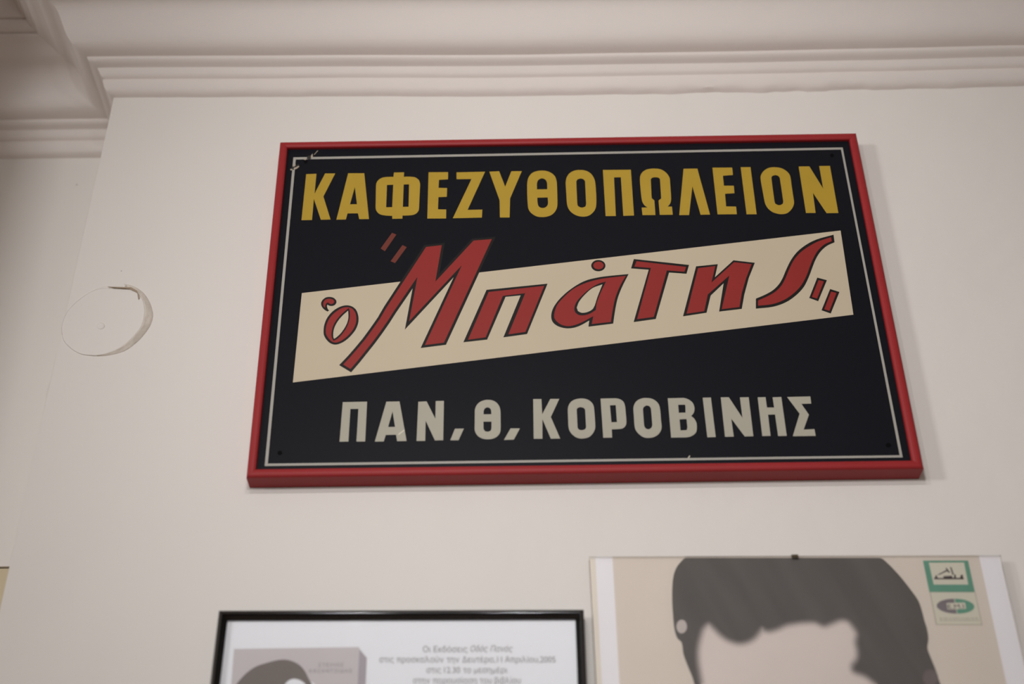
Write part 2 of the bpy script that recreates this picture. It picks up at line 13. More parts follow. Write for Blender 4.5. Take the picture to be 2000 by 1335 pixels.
'script': [([[(-208.94,368.33),(-180.4,371.9),(-187.25,317.84),(-142.16,378.58),(-108.99,381.38),(-177.1,199.59),(-210.77,194.94),(-167.58,311.52),(-232.55,225.14),(-223.72,293.49),(-239.48,263.95),(-245.66,252.36),(-253.2,237.13),(-262.65,219.56),(-272.05,203.36),(-281.39,188.56),(-290.65,173.88),(-301.54,157.97),(-317.87,169.55),(-306.86,184.14),(-297.68,197.52),(-288.48,211.58),(-279.26,227.81),(-269.99,244.92),(-261.62,263.82)]],[[(-206.52,364.9),(-184.67,367.64),(-192.69,304.3),(-140.18,375.03),(-114.51,377.2),(-179.79,202.95),(-205.17,199.45),(-156.49,331.81),(-227.1,238.48),(-217.46,313.1),(-242.74,265.69),(-248.95,254.05),(-256.49,238.83),(-265.88,221.37),(-275.22,205.28),(-284.52,190.53),(-293.74,175.91),(-302.47,163.16),(-312.62,170.36),(-303.86,181.98),(-294.61,195.46),(-285.32,209.65),(-276.02,226.02),(-266.67,243.29),(-258.27,262.24)]]),([[(-341.62,223.46),(-341.71,225.87),(-341.75,228.28),(-341.68,230.68),(-341.47,233.04),(-341.06,235.78),(-340.51,238.49),(-339.83,241.15),(-339.01,243.71),(-338.11,245.97),(-337.06,248.16),(-335.9,250.25),(-334.65,252.25),(-333.34,254.14),(-331.93,255.94),(-330.43,257.64),(-328.85,259.19),(-327.05,260.73),(-325.16,262.15),(-323.2,263.41),(-321.17,264.49),(-319.28,265.28),(-317.32,265.91),(-315.32,266.33),(-313.31,266.53),(-311.51,266.47),(-309.68,266.19),(-307.88,265.7),(-306.15,264.99),(-304.65,264.12),(-303.2,263.02),(-301.84,261.74),(-300.63,260.33),(-299.58,258.74),(-298.66,256.98),(-297.88,255.12),(-297.22,253.23),(-296.59,250.99),(-296.09,248.68),(-295.72,246.35),(-295.49,244.04),(-295.42,241.88),(-295.48,239.71),(-295.68,237.56),(-295.99,235.47),(-296.48,233.13),(-297.09,230.83),(-297.82,228.6),(-298.65,226.44),(-299.62,224.36),(-300.71,222.36),(-301.88,220.43),(-303.1,218.56),(-304.44,216.63),(-305.85,214.75),(-307.32,212.96),(-308.86,211.26),(-310.43,209.69),(-312.07,208.2),(-313.78,206.82),(-315.54,205.59),(-317.16,204.61),(-318.84,203.76),(-320.58,203.06),(-322.34,202.55),(-323.61,202.37),(-324.94,202.36),(-326.27,202.53),(-327.56,202.85),(-328.97,203.37),(-330.36,204.06),(-331.7,204.9),(-332.95,205.89),(-334.36,207.29),(-335.69,208.86),(-336.93,210.55),(-338.1,212.29),(-338.9,213.66),(-339.62,215.11),(-340.25,216.62),(-340.79,218.15),(-341.13,219.44),(-341.37,220.77),(-341.53,222.12)],[(-310.23,257.78),(-309.98,254.93),(-309.7,252.08),(-309.48,249.24),(-309.42,246.43),(-309.52,244.24),(-309.76,242.07),(-310.12,239.93),(-310.59,237.86),(-311.29,235.38),(-312.12,232.96),(-313.05,230.6),(-314.06,228.31),(-315.14,226.1),(-316.32,223.95),(-317.57,221.88),(-318.88,219.89),(-320.03,218.35),(-321.25,216.9),(-322.52,215.51),(-323.82,214.16),(-324.51,213.51),(-325.25,212.92),(-326.0,212.36),(-326.74,211.78),(-327.11,212.51),(-327.5,213.24),(-327.84,213.98),(-328.04,214.76),(-328.27,217.12),(-328.4,219.52),(-328.41,221.93),(-328.29,224.3),(-328.04,226.47),(-327.66,228.62),(-327.16,230.74),(-326.56,232.79),(-325.73,235.13),(-324.8,237.43),(-323.76,239.66),(-322.64,241.82),(-321.34,244.06),(-319.93,246.21),(-318.45,248.3),(-316.92,250.33),(-315.32,252.27),(-313.64,254.12),(-311.93,255.94)]],[[(-338.79,224.48),(-338.84,226.62),(-338.8,228.77),(-338.66,230.9),(-338.4,232.99),(-337.95,235.46),(-337.38,237.9),(-336.69,240.29),(-335.87,242.58),(-334.95,244.71),(-333.89,246.76),(-332.72,248.72),(-331.47,250.58),(-330.14,252.32),(-328.7,253.95),(-327.19,255.5),(-325.64,256.97),(-324.13,258.32),(-322.57,259.61),(-320.95,260.77),(-319.26,261.74),(-317.7,262.38),(-316.06,262.84),(-314.38,263.13),(-312.71,263.25),(-311.24,263.22),(-309.76,263.02),(-308.29,262.64),(-306.9,262.07),(-305.76,261.35),(-304.66,260.42),(-303.65,259.35),(-302.74,258.2),(-301.85,256.83),(-301.06,255.35),(-300.37,253.79),(-299.82,252.19),(-299.31,250.22),(-298.92,248.19),(-298.66,246.13),(-298.49,244.09),(-298.42,242.2),(-298.45,240.3),(-298.59,238.42),(-298.85,236.59),(-299.31,234.39),(-299.89,232.23),(-300.58,230.12),(-301.36,228.09),(-302.23,226.14),(-303.21,224.27),(-304.27,222.46),(-305.38,220.72),(-306.63,218.92),(-307.94,217.18),(-309.3,215.51),(-310.73,213.93),(-312.21,212.43),(-313.74,210.99),(-315.34,209.66),(-316.99,208.45),(-318.4,207.58),(-319.88,206.81),(-321.4,206.18),(-322.94,205.71),(-323.9,205.57),(-324.89,205.57),(-325.9,205.72),(-326.87,205.99),(-327.92,206.43),(-328.97,207.0),(-329.98,207.69),(-330.92,208.48),(-332.06,209.67),(-333.14,210.99),(-334.17,212.39),(-335.13,213.82),(-335.92,215.08),(-336.66,216.4),(-337.32,217.76),(-337.88,219.16),(-338.25,220.44),(-338.52,221.78),(-338.7,223.13)],[(-309.55,262.11),(-309.1,260.34),(-308.62,258.58),(-308.19,256.81),(-307.89,255.04),(-307.67,252.61),(-307.55,250.17),(-307.53,247.73),(-307.6,245.32),(-307.75,243.14),(-308.0,240.98),(-308.34,238.84),(-308.78,236.76),(-309.4,234.43),(-310.13,232.14),(-310.95,229.9),(-311.84,227.74),(-312.92,225.4),(-314.09,223.13),(-315.33,220.92),(-316.64,218.79),(-317.86,216.97),(-319.15,215.21),(-320.52,213.55),(-321.96,212.01),(-323.24,210.93),(-324.61,209.99),(-326.03,209.12),(-327.42,208.21),(-328.06,209.58),(-328.72,210.94),(-329.35,212.32),(-329.9,213.73),(-330.21,214.76),(-330.46,215.83),(-330.64,216.9),(-330.74,217.98),(-330.81,219.83),(-330.8,221.7),(-330.71,223.56),(-330.53,225.4),(-330.24,227.56),(-329.86,229.72),(-329.39,231.84),(-328.81,233.89),(-327.99,236.24),(-327.06,238.55),(-326.02,240.78),(-324.9,242.93),(-323.5,245.31),(-322.0,247.62),(-320.42,249.84),(-318.77,251.98),(-316.55,254.6),(-314.24,257.12),(-311.89,259.6)]]),([[(-347.49,268.21),(-347.65,269.43),(-347.68,270.7),(-347.57,271.95),(-347.33,273.11),(-346.91,274.31),(-346.34,275.44),(-345.66,276.5),(-344.92,277.45),(-344.07,278.37),(-343.14,279.2),(-342.14,279.92),(-341.1,280.45),(-339.94,280.83),(-338.72,281.05),(-337.48,281.11),(-336.24,281.03),(-334.86,280.79),(-333.46,280.41),(-332.1,279.87),(-330.81,279.18),(-329.91,278.44),(-329.09,277.5),(-328.31,276.48),(-327.51,275.51),(-327.29,274.53),(-327.05,273.55),(-326.87,272.59),(-326.86,271.67),(-327.06,270.63),(-327.41,269.6),(-327.87,268.66),(-328.43,267.88),(-329.16,267.2),(-330.02,266.66),(-330.94,266.25),(-331.87,265.98),(-332.84,265.83),(-333.85,265.81),(-334.87,265.92),(-335.86,266.15),(-336.64,266.49),(-337.39,266.98),(-338.14,267.54),(-338.89,268.06),(-339.05,267.52),(-339.23,266.98),(-339.36,266.44),(-339.39,265.89),(-339.23,264.79),(-338.98,263.67),(-338.65,262.57),(-338.25,261.52),(-337.8,260.65),(-337.26,259.83),(-336.69,259.04),(-336.13,258.23),(-338.24,256.64),(-339.23,257.31),(-340.21,257.96),(-341.19,258.65),(-342.11,259.42),(-343.01,260.28),(-343.88,261.21),(-344.7,262.21),(-345.43,263.27),(-346.08,264.42),(-346.67,265.65),(-347.15,266.92)]],[[(-344.77,268.7),(-344.81,269.81),(-344.73,270.95),(-344.53,272.05),(-344.23,273.06),(-343.77,274.06),(-343.19,275.01),(-342.51,275.85),(-341.76,276.52),(-340.77,277.12),(-339.68,277.57),(-338.54,277.86),(-337.41,277.98),(-336.16,277.9),(-334.89,277.66),(-333.63,277.24),(-332.45,276.69),(-331.68,276.1),(-330.98,275.33),(-330.31,274.49),(-329.63,273.68),(-330.51,270.42),(-331.22,269.97),(-331.91,269.48),(-332.62,269.07),(-333.35,268.83),(-334.02,268.84),(-334.72,269.0),(-335.41,269.28),(-336.05,269.64),(-336.61,270.1),(-337.13,270.66),(-337.62,271.27),(-338.13,271.86),(-338.64,271.57),(-339.17,271.3),(-339.67,270.99),(-340.09,270.59),(-340.55,269.93),(-340.95,269.19),(-341.28,268.39),(-341.52,267.56),(-341.66,266.51),(-341.7,265.42),(-341.69,264.31),(-341.71,263.21),(-342.18,263.6),(-342.67,263.98),(-343.12,264.38),(-343.49,264.87),(-343.93,265.75),(-344.32,266.72),(-344.61,267.71)]]),([[(-122.41,289.32),(-38.6,298.31),(-68.59,215.06),(-100.4,210.23),(-75.89,279.18),(-96.53,277.05),(-122.1,207.03),(-153.91,203.22)]],[[(-119.58,285.53),(-43.25,294.63),(-70.66,218.49),(-93.6,214.89),(-69.61,282.59),(-100.19,278.57),(-124.05,210.64),(-147.69,207.08)]]),([[(14.18,225.64),(47.8,230.09),(48.85,236.13),(49.9,242.2),(50.98,248.28),(52.16,254.35),(53.12,258.98),(54.14,263.61),(55.27,268.21),(56.56,272.76),(58.1,277.46),(59.8,282.13),(61.62,286.74),(63.53,291.32),(65.93,296.72),(68.46,302.07),(71.05,307.41),(73.62,312.77),(67.57,312.22),(61.52,311.68),(55.47,311.11),(49.43,310.45),(44.73,309.89),(40.02,309.29),(35.33,308.56),(30.67,307.61),(25.88,306.47),(21.09,305.2),(16.37,303.63),(11.8,301.63),(6.83,298.84),(1.98,295.63),(-2.73,292.11),(-7.29,288.37),(-11.45,284.64),(-15.47,280.65),(-19.32,276.45),(-22.99,272.07),(-25.48,268.77),(-27.8,265.28),(-29.93,261.62),(-31.82,257.85),(-33.01,254.96),(-33.99,251.91),(-34.74,248.79),(-35.21,245.68),(-35.36,243.1),(-35.25,240.45),(-34.88,237.88),(-34.21,235.54),(-33.19,233.46),(-31.85,231.54),(-30.3,229.83),(-28.65,228.39),(-26.59,226.99),(-24.36,225.84),(-22.05,224.93),(-19.72,224.22),(-17.3,223.69),(-14.81,223.37),(-12.32,223.28),(-9.85,223.45),(-6.89,223.93),(-3.92,224.67),(-1.0,225.64),(1.85,226.86),(5.41,228.79),(8.89,231.03),(12.34,233.38),(15.81,235.68)],[(36.83,295.96),(34.87,290.78),(32.9,285.61),(30.96,280.46),(29.05,275.3),(27.44,270.31),(25.96,265.23),(24.32,260.33),(22.25,255.89),(20.72,253.89),(18.77,252.27),(16.63,250.95),(14.48,249.9),(12.45,249.16),(10.32,248.7),(8.17,248.52),(6.11,248.62),(4.84,249.04),(3.63,249.8),(2.44,250.72),(1.24,251.56),(-0.18,257.3),(0.69,259.89),(1.53,262.52),(2.45,265.09),(3.59,267.49),(5.58,270.74),(7.76,273.86),(10.09,276.86),(12.5,279.72),(14.97,282.53),(17.54,285.26),(20.23,287.77),(23.06,289.93),(26.35,291.79),(29.81,293.25),(33.33,294.57)]],[[(69.7,309.68),(67.26,305.11),(64.79,300.59),(62.39,296.03),(60.16,291.38),(58.22,286.83),(56.41,282.21),(54.73,277.53),(53.21,272.82),(51.93,268.27),(50.81,263.66),(49.8,259.03),(48.83,254.41),(47.75,248.99),(46.75,243.57),(45.78,238.15),(44.8,232.76),(18.84,229.78),(21.61,242.67),(17.15,239.88),(12.71,237.05),(8.25,234.32),(3.72,231.86),(0.43,230.3),(-2.92,228.91),(-6.31,227.8),(-9.7,227.06),(-12.18,226.87),(-14.7,227.03),(-17.19,227.5),(-19.57,228.23),(-21.53,229.14),(-23.41,230.35),(-25.2,231.79),(-26.83,233.39),(-28.14,234.93),(-29.35,236.67),(-30.36,238.56),(-31.06,240.54),(-31.36,242.45),(-31.36,244.52),(-31.15,246.62),(-30.79,248.65),(-30.05,252.05),(-29.15,255.45),(-28.05,258.75),(-26.69,261.85),(-24.8,265.13),(-22.64,268.24),(-20.31,271.2),(-17.9,274.04),(-14.59,277.85),(-11.17,281.58),(-7.63,285.11),(-3.93,288.32),(-0.23,291.0),(3.63,293.39),(7.6,295.52),(11.61,297.44),(16.25,299.42),(20.96,301.16),(25.71,302.7),(30.49,304.04),(35.15,305.1),(39.84,305.93),(44.55,306.63),(49.26,307.29),(54.36,307.96),(59.47,308.55),(64.59,309.1)],[(41.79,300.48),(39.28,299.71),(36.75,298.98),(34.26,298.16),(31.83,297.09),(28.68,295.34),(25.58,293.39),(22.56,291.25),(19.64,288.95),(16.42,286.13),(13.29,283.12),(10.26,279.97),(7.33,276.71),(5.14,274.1),(3.01,271.37),(1.05,268.51),(-0.67,265.51),(-1.73,263.12),(-2.57,260.56),(-3.19,257.92),(-3.59,255.31),(-3.57,253.79),(-3.28,252.25),(-2.87,250.71),(-2.52,249.18),(-1.47,248.05),(-0.45,246.85),(0.62,245.78),(1.8,245.04),(3.56,244.48),(5.44,244.2),(7.36,244.14),(9.24,244.3),(11.38,244.72),(13.52,245.37),(15.63,246.21),(17.68,247.2),(19.67,248.41),(21.6,249.82),(23.51,251.32),(25.43,252.77),(25.8,255.33),(26.14,257.91),(26.54,260.46),(27.1,262.97),(28.3,267.12),(29.63,271.25),(31.08,275.33),(32.61,279.38),(34.79,284.69),(37.09,289.95),(39.45,295.2)]]),([[(42.58,327.95),(42.21,325.78),(41.38,323.72),(40.11,321.89),(38.47,320.38),(36.54,319.25),(34.43,318.56),(32.23,318.36),(30.05,318.64),(28.01,319.4),(26.2,320.59),(24.72,322.16),(23.63,324.03),(23.0,326.11),(22.86,328.29),(23.21,330.47),(24.04,332.53),(25.3,334.37),(26.94,335.9),(28.87,337.04),(31.0,337.73),(33.21,337.94),(35.4,337.66),(37.45,336.89),(39.26,335.69),(40.75,334.1),(41.82,332.22),(42.44,330.14)]],[[(40.04,328.21),(39.78,326.74),(39.18,325.36),(38.27,324.13),(37.08,323.1),(35.69,322.34),(34.16,321.88),(32.57,321.74),(30.99,321.94),(29.51,322.45),(28.19,323.26),(27.12,324.32),(26.33,325.58),(25.87,326.98),(25.76,328.46),(26.01,329.92),(26.6,331.31),(27.52,332.55),(28.7,333.58),(30.1,334.34),(31.63,334.81),(33.23,334.94),(34.81,334.75),(36.3,334.24),(37.62,333.42),(38.69,332.36),(39.48,331.09),(39.94,329.68)]]),([[(82.66,338.73),(158.43,327.16),(153.59,311.96),(129.75,314.58),(105.66,236.66),(75.45,232.12),(101.99,319.92),(77.72,322.56)]],[[(85.97,334.87),(154.05,323.68),(151.06,315.54),(127.01,318.16),(103.31,240.08),(80.41,236.67),(105.21,322.75),(82.51,325.36)]]),([[(167.97,324.55),(198.46,327.8),(192.21,305.35),(220.79,334.1),(249.99,329.35),(238.79,303.45),(229.57,275.29),(223.51,251.37),(192.36,247.44),(203.17,294.87),(183.45,274.36),(175.19,245.83),(142.82,240.45)]],[[(170.33,321.18),(194.59,324.53),(186.58,296.24),(221.33,330.74),(245.28,326.99),(235.27,303.51),(226.31,277.51),(220.71,254.41),(196.2,251.21),(212.41,307.86),(179.77,276.15),(172.31,248.43),(148.03,244.6)]]),([[(244.53,268.14),(248.0,269.76),(251.49,271.35),(254.97,273.0),(258.41,274.8),(261.32,276.44),(264.22,278.19),(267.06,280.08),(269.79,282.18),(272.2,284.33),(274.53,286.68),(276.75,289.19),(278.86,291.81),(280.67,294.35),(282.36,297.03),(283.95,299.81),(285.48,302.64),(287.06,305.86),(288.53,309.16),(289.98,312.48),(291.52,315.76),(293.74,320.23),(295.98,324.7),(298.33,329.11),(300.84,333.38),(303.31,337.19),(305.93,340.9),(308.69,344.46),(311.6,347.78),(314.94,351.14),(318.44,354.3),(322.05,357.24),(325.74,359.97),(329.52,362.52),(333.39,364.87),(337.32,366.98),(341.3,368.8),(347.47,371.11),(353.7,373.08),(359.96,374.92),(366.21,376.83),(365.72,363.37),(362.77,361.91),(359.8,360.52),(356.88,359.01),(354.07,357.21),(351.33,355.04),(348.67,352.61),(346.12,349.99),(343.72,347.22),(341.55,344.38),(339.52,341.35),(337.61,338.2),(335.8,335.01),(334.11,331.78),(332.54,328.46),(331.04,325.1),(329.55,321.75),(327.63,317.34),(325.77,312.92),(323.88,308.52),(321.88,304.21),(319.71,299.72),(317.48,295.27),(315.12,290.95),(312.53,286.87),(309.71,283.09),(306.68,279.51),(303.49,276.14),(300.21,273.0),(296.5,269.74),(292.68,266.67),(288.76,263.87),(284.76,261.43),(280.29,259.14),(275.72,257.17),(271.09,255.53),(266.46,254.26),(260.53,253.17),(254.58,252.51),(248.61,252.04),(242.65,251.47)]],[[(247.13,264.87),(250.28,266.39),(253.45,267.89),(256.6,269.44),(259.73,271.11),(262.87,272.87),(266.0,274.69),(269.08,276.67),(272.03,278.89),(274.72,281.26),(277.31,283.85),(279.79,286.64),(282.11,289.57),(283.98,292.35),(285.69,295.32),(287.29,298.39),(288.86,301.48),(290.42,304.72),(291.9,308.02),(293.37,311.33),(294.92,314.59),(297.13,319.07),(299.37,323.56),(301.71,327.97),(304.25,332.21),(306.68,335.76),(309.27,339.17),(312.02,342.42),(314.88,345.47),(317.97,348.4),(321.21,351.11),(324.54,353.66),(327.91,356.08),(331.49,358.53),(335.14,360.84),(338.83,362.99),(342.57,364.91),(347.36,366.99),(352.21,368.82),(357.09,370.55),(361.96,372.32),(362.07,365.48),(359.21,364.08),(356.34,362.75),(353.51,361.3),(350.81,359.54),(348.04,357.26),(345.37,354.71),(342.81,351.97),(340.4,349.09),(338.39,346.33),(336.52,343.4),(334.76,340.36),(333.08,337.3),(331.24,333.77),(329.49,330.17),(327.81,326.55),(326.16,322.92),(324.24,318.51),(322.39,314.07),(320.52,309.66),(318.5,305.36),(316.39,301.25),(314.19,297.2),(311.86,293.27),(309.37,289.54),(306.76,286.12),(303.98,282.87),(301.07,279.8),(298.08,276.92),(294.59,273.8),(291.0,270.84),(287.32,268.12),(283.55,265.74),(279.29,263.48),(274.93,261.5),(270.52,259.85),(266.1,258.54),(261.13,257.56),(256.14,256.99),(251.13,256.59),(246.13,256.1)]])],
'quote': [([[(333.1,302.26),(345.7,297.65),(328.86,262.38),(317.39,267.96)]],[[(334.26,297.85),(341.17,295.54),(327.88,266.7),(321.28,269.61)]]),([[(347.96,282.56),(360.03,277.37),(343.03,241.66),(331.3,247.17)]],[[(348.75,278.21),(355.76,275.71),(341.9,245.93),(335.35,248.81)]])],
'quote_dull': [[[(-254.92,391.16),(-248.77,387.75),(-263.84,358.59),(-270.0,363.46)]],[[(-239.63,369.01),(-233.53,365.21),(-249.0,337.48),(-255.4,340.8)]]],
'stripe': [[(-403.75,534.32),(402.95,539.56),(402.55,17.91),(-404.03,19.09)],[(-400.01,530.09),(399.95,535.51),(399.2,21.08),(-400.31,22.56)]],
'chip_dark': [[(-383.02,536.34),(-377.73,538.04),(-378.55,534.92),(-377.28,530.88),(-380.6,530.05),(-384.36,531.01)],[(-403.93,517.13),(-401.52,516.2),(-395.13,520.96),(-394.34,519.18),(-402.0,513.56),(-401.12,510.45),(-405.75,509.65),(-405.02,513.61)]],
'chip_pale': [[(-378.07,532.68),(-378.15,536.7),(-376.24,541.15),(-375.45,536.66),(-375.4,533.08)],[(-401.64,513.11),(-394.75,517.86),(-393.96,516.07),(-397.85,511.72),(-401.15,510.9)],[(-406.91,511.88),(-403.56,511.82),(-403.07,509.61),(-406.05,509.22)],[(-387.73,531.06),(-385.49,532.81),(-384.13,530.11),(-385.51,527.91),(-387.42,528.83)],[(-403.65,518.01),(-399.81,520.6),(-399.18,518.82),(-402.86,516.23)],[(-374.08,539.09),(-369.15,546.86),(-368.29,546.62),(-373.37,538.41)]],
'hole': [[(-383.3,37.85),(-383.5,36.49),(-384.24,35.42),(-385.4,34.83),(-386.72,34.86),(-387.97,35.48),(-388.88,36.58),(-389.28,37.95),(-389.09,39.3),(-388.34,40.38),(-387.19,40.97),(-385.85,40.94),(-384.61,40.32),(-383.7,39.21)],[(390.6,35.86),(390.04,34.5),(388.92,33.43),(387.46,32.85),(385.96,32.87),(384.7,33.5),(383.94,34.61),(383.83,35.98),(384.39,37.33),(385.51,38.41),(386.96,39.0),(388.47,38.97),(389.73,38.34),(390.49,37.23)],[(387.92,524.15),(387.42,522.69),(386.47,521.54),(385.23,520.91),(383.97,520.93),(382.92,521.6),(382.29,522.78),(382.22,524.25),(382.71,525.71),(383.67,526.87),(384.9,527.5),(386.17,527.48),(387.22,526.81),(387.84,525.62)],[(-382.23,525.72),(-382.42,524.18),(-383.17,522.96),(-384.33,522.29),(-385.66,522.32),(-386.9,523.02),(-387.81,524.28),(-388.21,525.83),(-388.02,527.37),(-387.27,528.59),(-386.11,529.26),(-384.78,529.24),(-383.53,528.53),(-382.62,527.27)]],
'scratch': [[(-237.43,61.35),(-235.93,64.05),(-229.16,69.68),(-228.8,67.85),(-235.48,61.95)],[(130.66,21.65),(132.92,25.32),(133.86,24.94),(131.92,21.26)]],
'sign_outer': [(-424.66,560.74),(425.78,563.72),(425.03,-0.67),(-424.87,0.89)],
'sign_inner': [(-413.03,549.7),(413.87,551.49),(412.15,11.16),(-413.79,12.74)],
'book': [(-191.11,312.78),(-44.01,312.59),(-43.82,267.62),(-190.09,270.08)],
'spine': [(-43.9,310.05),(-34.81,299.18),(-34.7,267.47),(-43.94,267.62)],
'bhair': [[(-188.69,261.47),(-187.6,263.62),(-186.53,265.8),(-185.41,267.93),(-184.16,269.98),(-181.96,273.17),(-179.65,276.31),(-177.21,279.34),(-174.6,282.17),(-172.05,284.58),(-169.33,286.85),(-166.45,288.91),(-163.44,290.69),(-160.13,292.19),(-156.65,293.39),(-153.08,294.43),(-149.52,295.46),(-147.22,296.15),(-144.89,296.78),(-142.53,297.35),(-140.16,297.81),(-137.81,298.2),(-135.44,298.53),(-133.05,298.71),(-130.66,298.65),(-128.21,298.34),(-125.75,297.82),(-123.31,297.11),(-120.93,296.23),(-118.65,295.2),(-116.4,294.0),(-114.24,292.62),(-112.23,291.08),(-110.44,289.4),(-108.78,287.52),(-107.23,285.53),(-105.78,283.5),(-104.66,281.69),(-103.68,279.79),(-102.73,277.87),(-101.73,275.99),(-100.59,274.11),(-99.41,272.25),(-98.24,270.4),(-97.11,268.52),(-95.91,266.36),(-94.74,264.19),(-93.59,262.02),(-92.44,259.85),(-99.52,259.97),(-100.8,262.18),(-102.04,264.42),(-103.34,266.6),(-104.81,268.65),(-105.89,269.84),(-107.12,270.92),(-108.44,271.87),(-109.81,272.67),(-111.55,273.5),(-113.38,274.2),(-115.24,274.72),(-117.08,275.02),(-118.59,275.04),(-120.12,274.86),(-121.59,274.47),(-122.92,273.88),(-124.35,272.94),(-125.69,271.78),(-126.88,270.46),(-127.9,269.03),(-128.96,267.04),(-129.82,264.89),(-130.59,262.68),(-131.41,260.51)]],
'btext': [('Οι Εκδόσεις',[(30.65,305.01),(82.83,304.13),(30.5,312.6)]),('Οδός Πανός',[(86.43,304.7),(135.62,303.87),(86.43,312.3)]),('στις προσκαλούν την Δευτέρα,11 Απριλίου,2005',[(-19.89,293.28),(185.56,289.83),(-20.16,300.82)]),('στις 12.30 το μεσημέρι',[(35.29,279.58),(129.24,278.0),(35.16,287.04)]),('στην παρουσίαση του βιβλίου',[(20.11,267.16),(144.45,265.08),(19.94,274.57)]),('ΣΤΕΛΙΟΣ',[(-90.68,289.47),(-61.45,288.98),(-90.94,293.85)]),('ΚΑΖΑΝΤΖΙΔΗΣ',[(-100.94,282.18),(-50.97,281.34),(-101.21,286.53)])],
'sleeve': [(-222.43,493.28),(224.47,487.09),(223.84,325.23),(-223.35,332.73)],
'hair': [[(-132.84,490.68),(-135.48,489.75),(-137.85,487.61),(-140.01,485.23),(-142.55,482.34),(-144.88,479.2),(-146.8,475.85),(-148.67,471.44),(-150.15,466.83),(-151.24,462.16),(-152.53,454.07),(-153.43,445.95),(-154.1,437.88),(-154.49,430.33),(-154.65,422.81),(-154.71,415.34),(-154.75,409.73),(-154.69,404.14),(-154.35,398.64),(-153.88,394.82),(-153.14,391.07),(-151.99,387.57),(-150.49,385.65),(-148.57,383.98),(-147.26,382.01),(-146.68,377.63),(-146.7,372.96),(-146.46,368.37),(-145.54,363.79),(-144.36,359.28),(-143.1,354.82),(-141.61,349.87),(-140.05,344.97),(-138.61,340.04),(-137.93,337.13),(-137.36,334.2),(-136.83,331.26),(-136.33,328.43),(-135.87,325.61),(-135.41,322.79),(-127.8,322.67),(-128.44,325.47),(-129.09,328.28),(-129.57,331.13),(-129.99,335.79),(-130.24,340.5),(-130.47,345.23),(-130.8,349.69),(-131.11,354.16),(-131.19,358.66),(-131.0,364.06),(-130.57,369.49),(-129.74,374.89),(-128.26,380.84),(-126.37,386.75),(-124.26,392.61),(-123.19,395.26),(-121.91,397.84),(-120.31,400.14),(-118.17,402.14),(-115.73,403.85),(-113.28,405.57),(-111.06,403.48),(-108.84,401.39),(-106.7,399.22),(-104.75,396.88),(-102.88,394.47),(-100.87,392.21),(-98.23,389.65),(-95.45,387.24),(-92.47,385.2),(-88.91,383.33),(-85.13,381.82),(-81.24,380.9),(-77.79,380.75),(-74.21,381.19),(-70.74,382.09),(-67.36,383.42),(-64.08,385.22),(-61.06,387.41),(-57.41,390.99),(-54.03,394.97),(-50.63,398.97),(-49.88,398.19),(-49.13,397.42),(-48.27,396.85),(-46.24,396.07),(-44.1,395.5),(-41.92,395.36),(-38.79,395.89),(-35.62,396.85),(-32.48,397.97),(-28.81,399.51),(-25.16,401.22),(-21.46,402.64),(-17.93,403.49),(-14.35,404.05),(-10.76,404.54),(-7.22,405.05),(-3.68,405.49),(-0.14,405.75),(4.27,405.97),(8.68,406.02),(12.91,405.53),(16.3,404.35),(19.52,402.63),(22.74,400.92),(25.93,401.86),(29.12,402.81),(32.3,403.82),(35.99,405.3),(39.68,406.85),(43.34,407.81),(46.47,407.89),(49.57,407.38),(52.28,406.26),(54.46,404.38),(56.24,401.89),(57.77,399.22),(59.44,396.13),(60.84,392.87),(61.5,389.48),(60.89,385.92),(59.53,382.22),(58.53,378.54),(58.48,374.9),(58.78,371.27),(58.81,367.63),(58.45,364.43),(57.82,361.21),(56.72,358.19),(54.91,355.41),(52.63,352.82),(50.36,350.23),(50.63,343.53),(54.7,341.79),(58.77,340.06),(62.59,337.99),(65.75,335.52),(68.65,332.7),(71.54,329.87),(72.29,329.18),(73.03,328.46),(73.74,327.72),(76.28,324.88),(78.78,322.02),(81.28,319.16),(149.77,318.01),(148.97,320.81),(148.17,323.61),(147.52,326.48),(146.66,332.48),(145.95,338.55),(145.11,344.61),(144.15,349.57),(143.05,354.49),(142.03,359.46),(141.25,363.04),(140.54,366.66),(140.38,370.34),(141.2,373.92),(142.58,377.57),(143.64,381.22),(144.15,385.35),(144.34,389.5),(144.31,393.61),(144.02,397.33),(143.5,401.02),(143.05,404.73),(142.83,408.46),(142.69,412.21),(142.42,415.93),(141.96,420.73),(141.36,425.5),(140.32,430.07),(138.4,435.0),(136.03,439.73),(133.57,444.42),(131.31,448.82),(128.95,453.17),(126.51,457.47),(124.15,461.43),(121.69,465.33),(119.15,469.17),(116.72,472.73),(114.2,476.22),(111.49,479.51),(109.1,482.53),(106.51,485.35),(103.25,486.69)]],
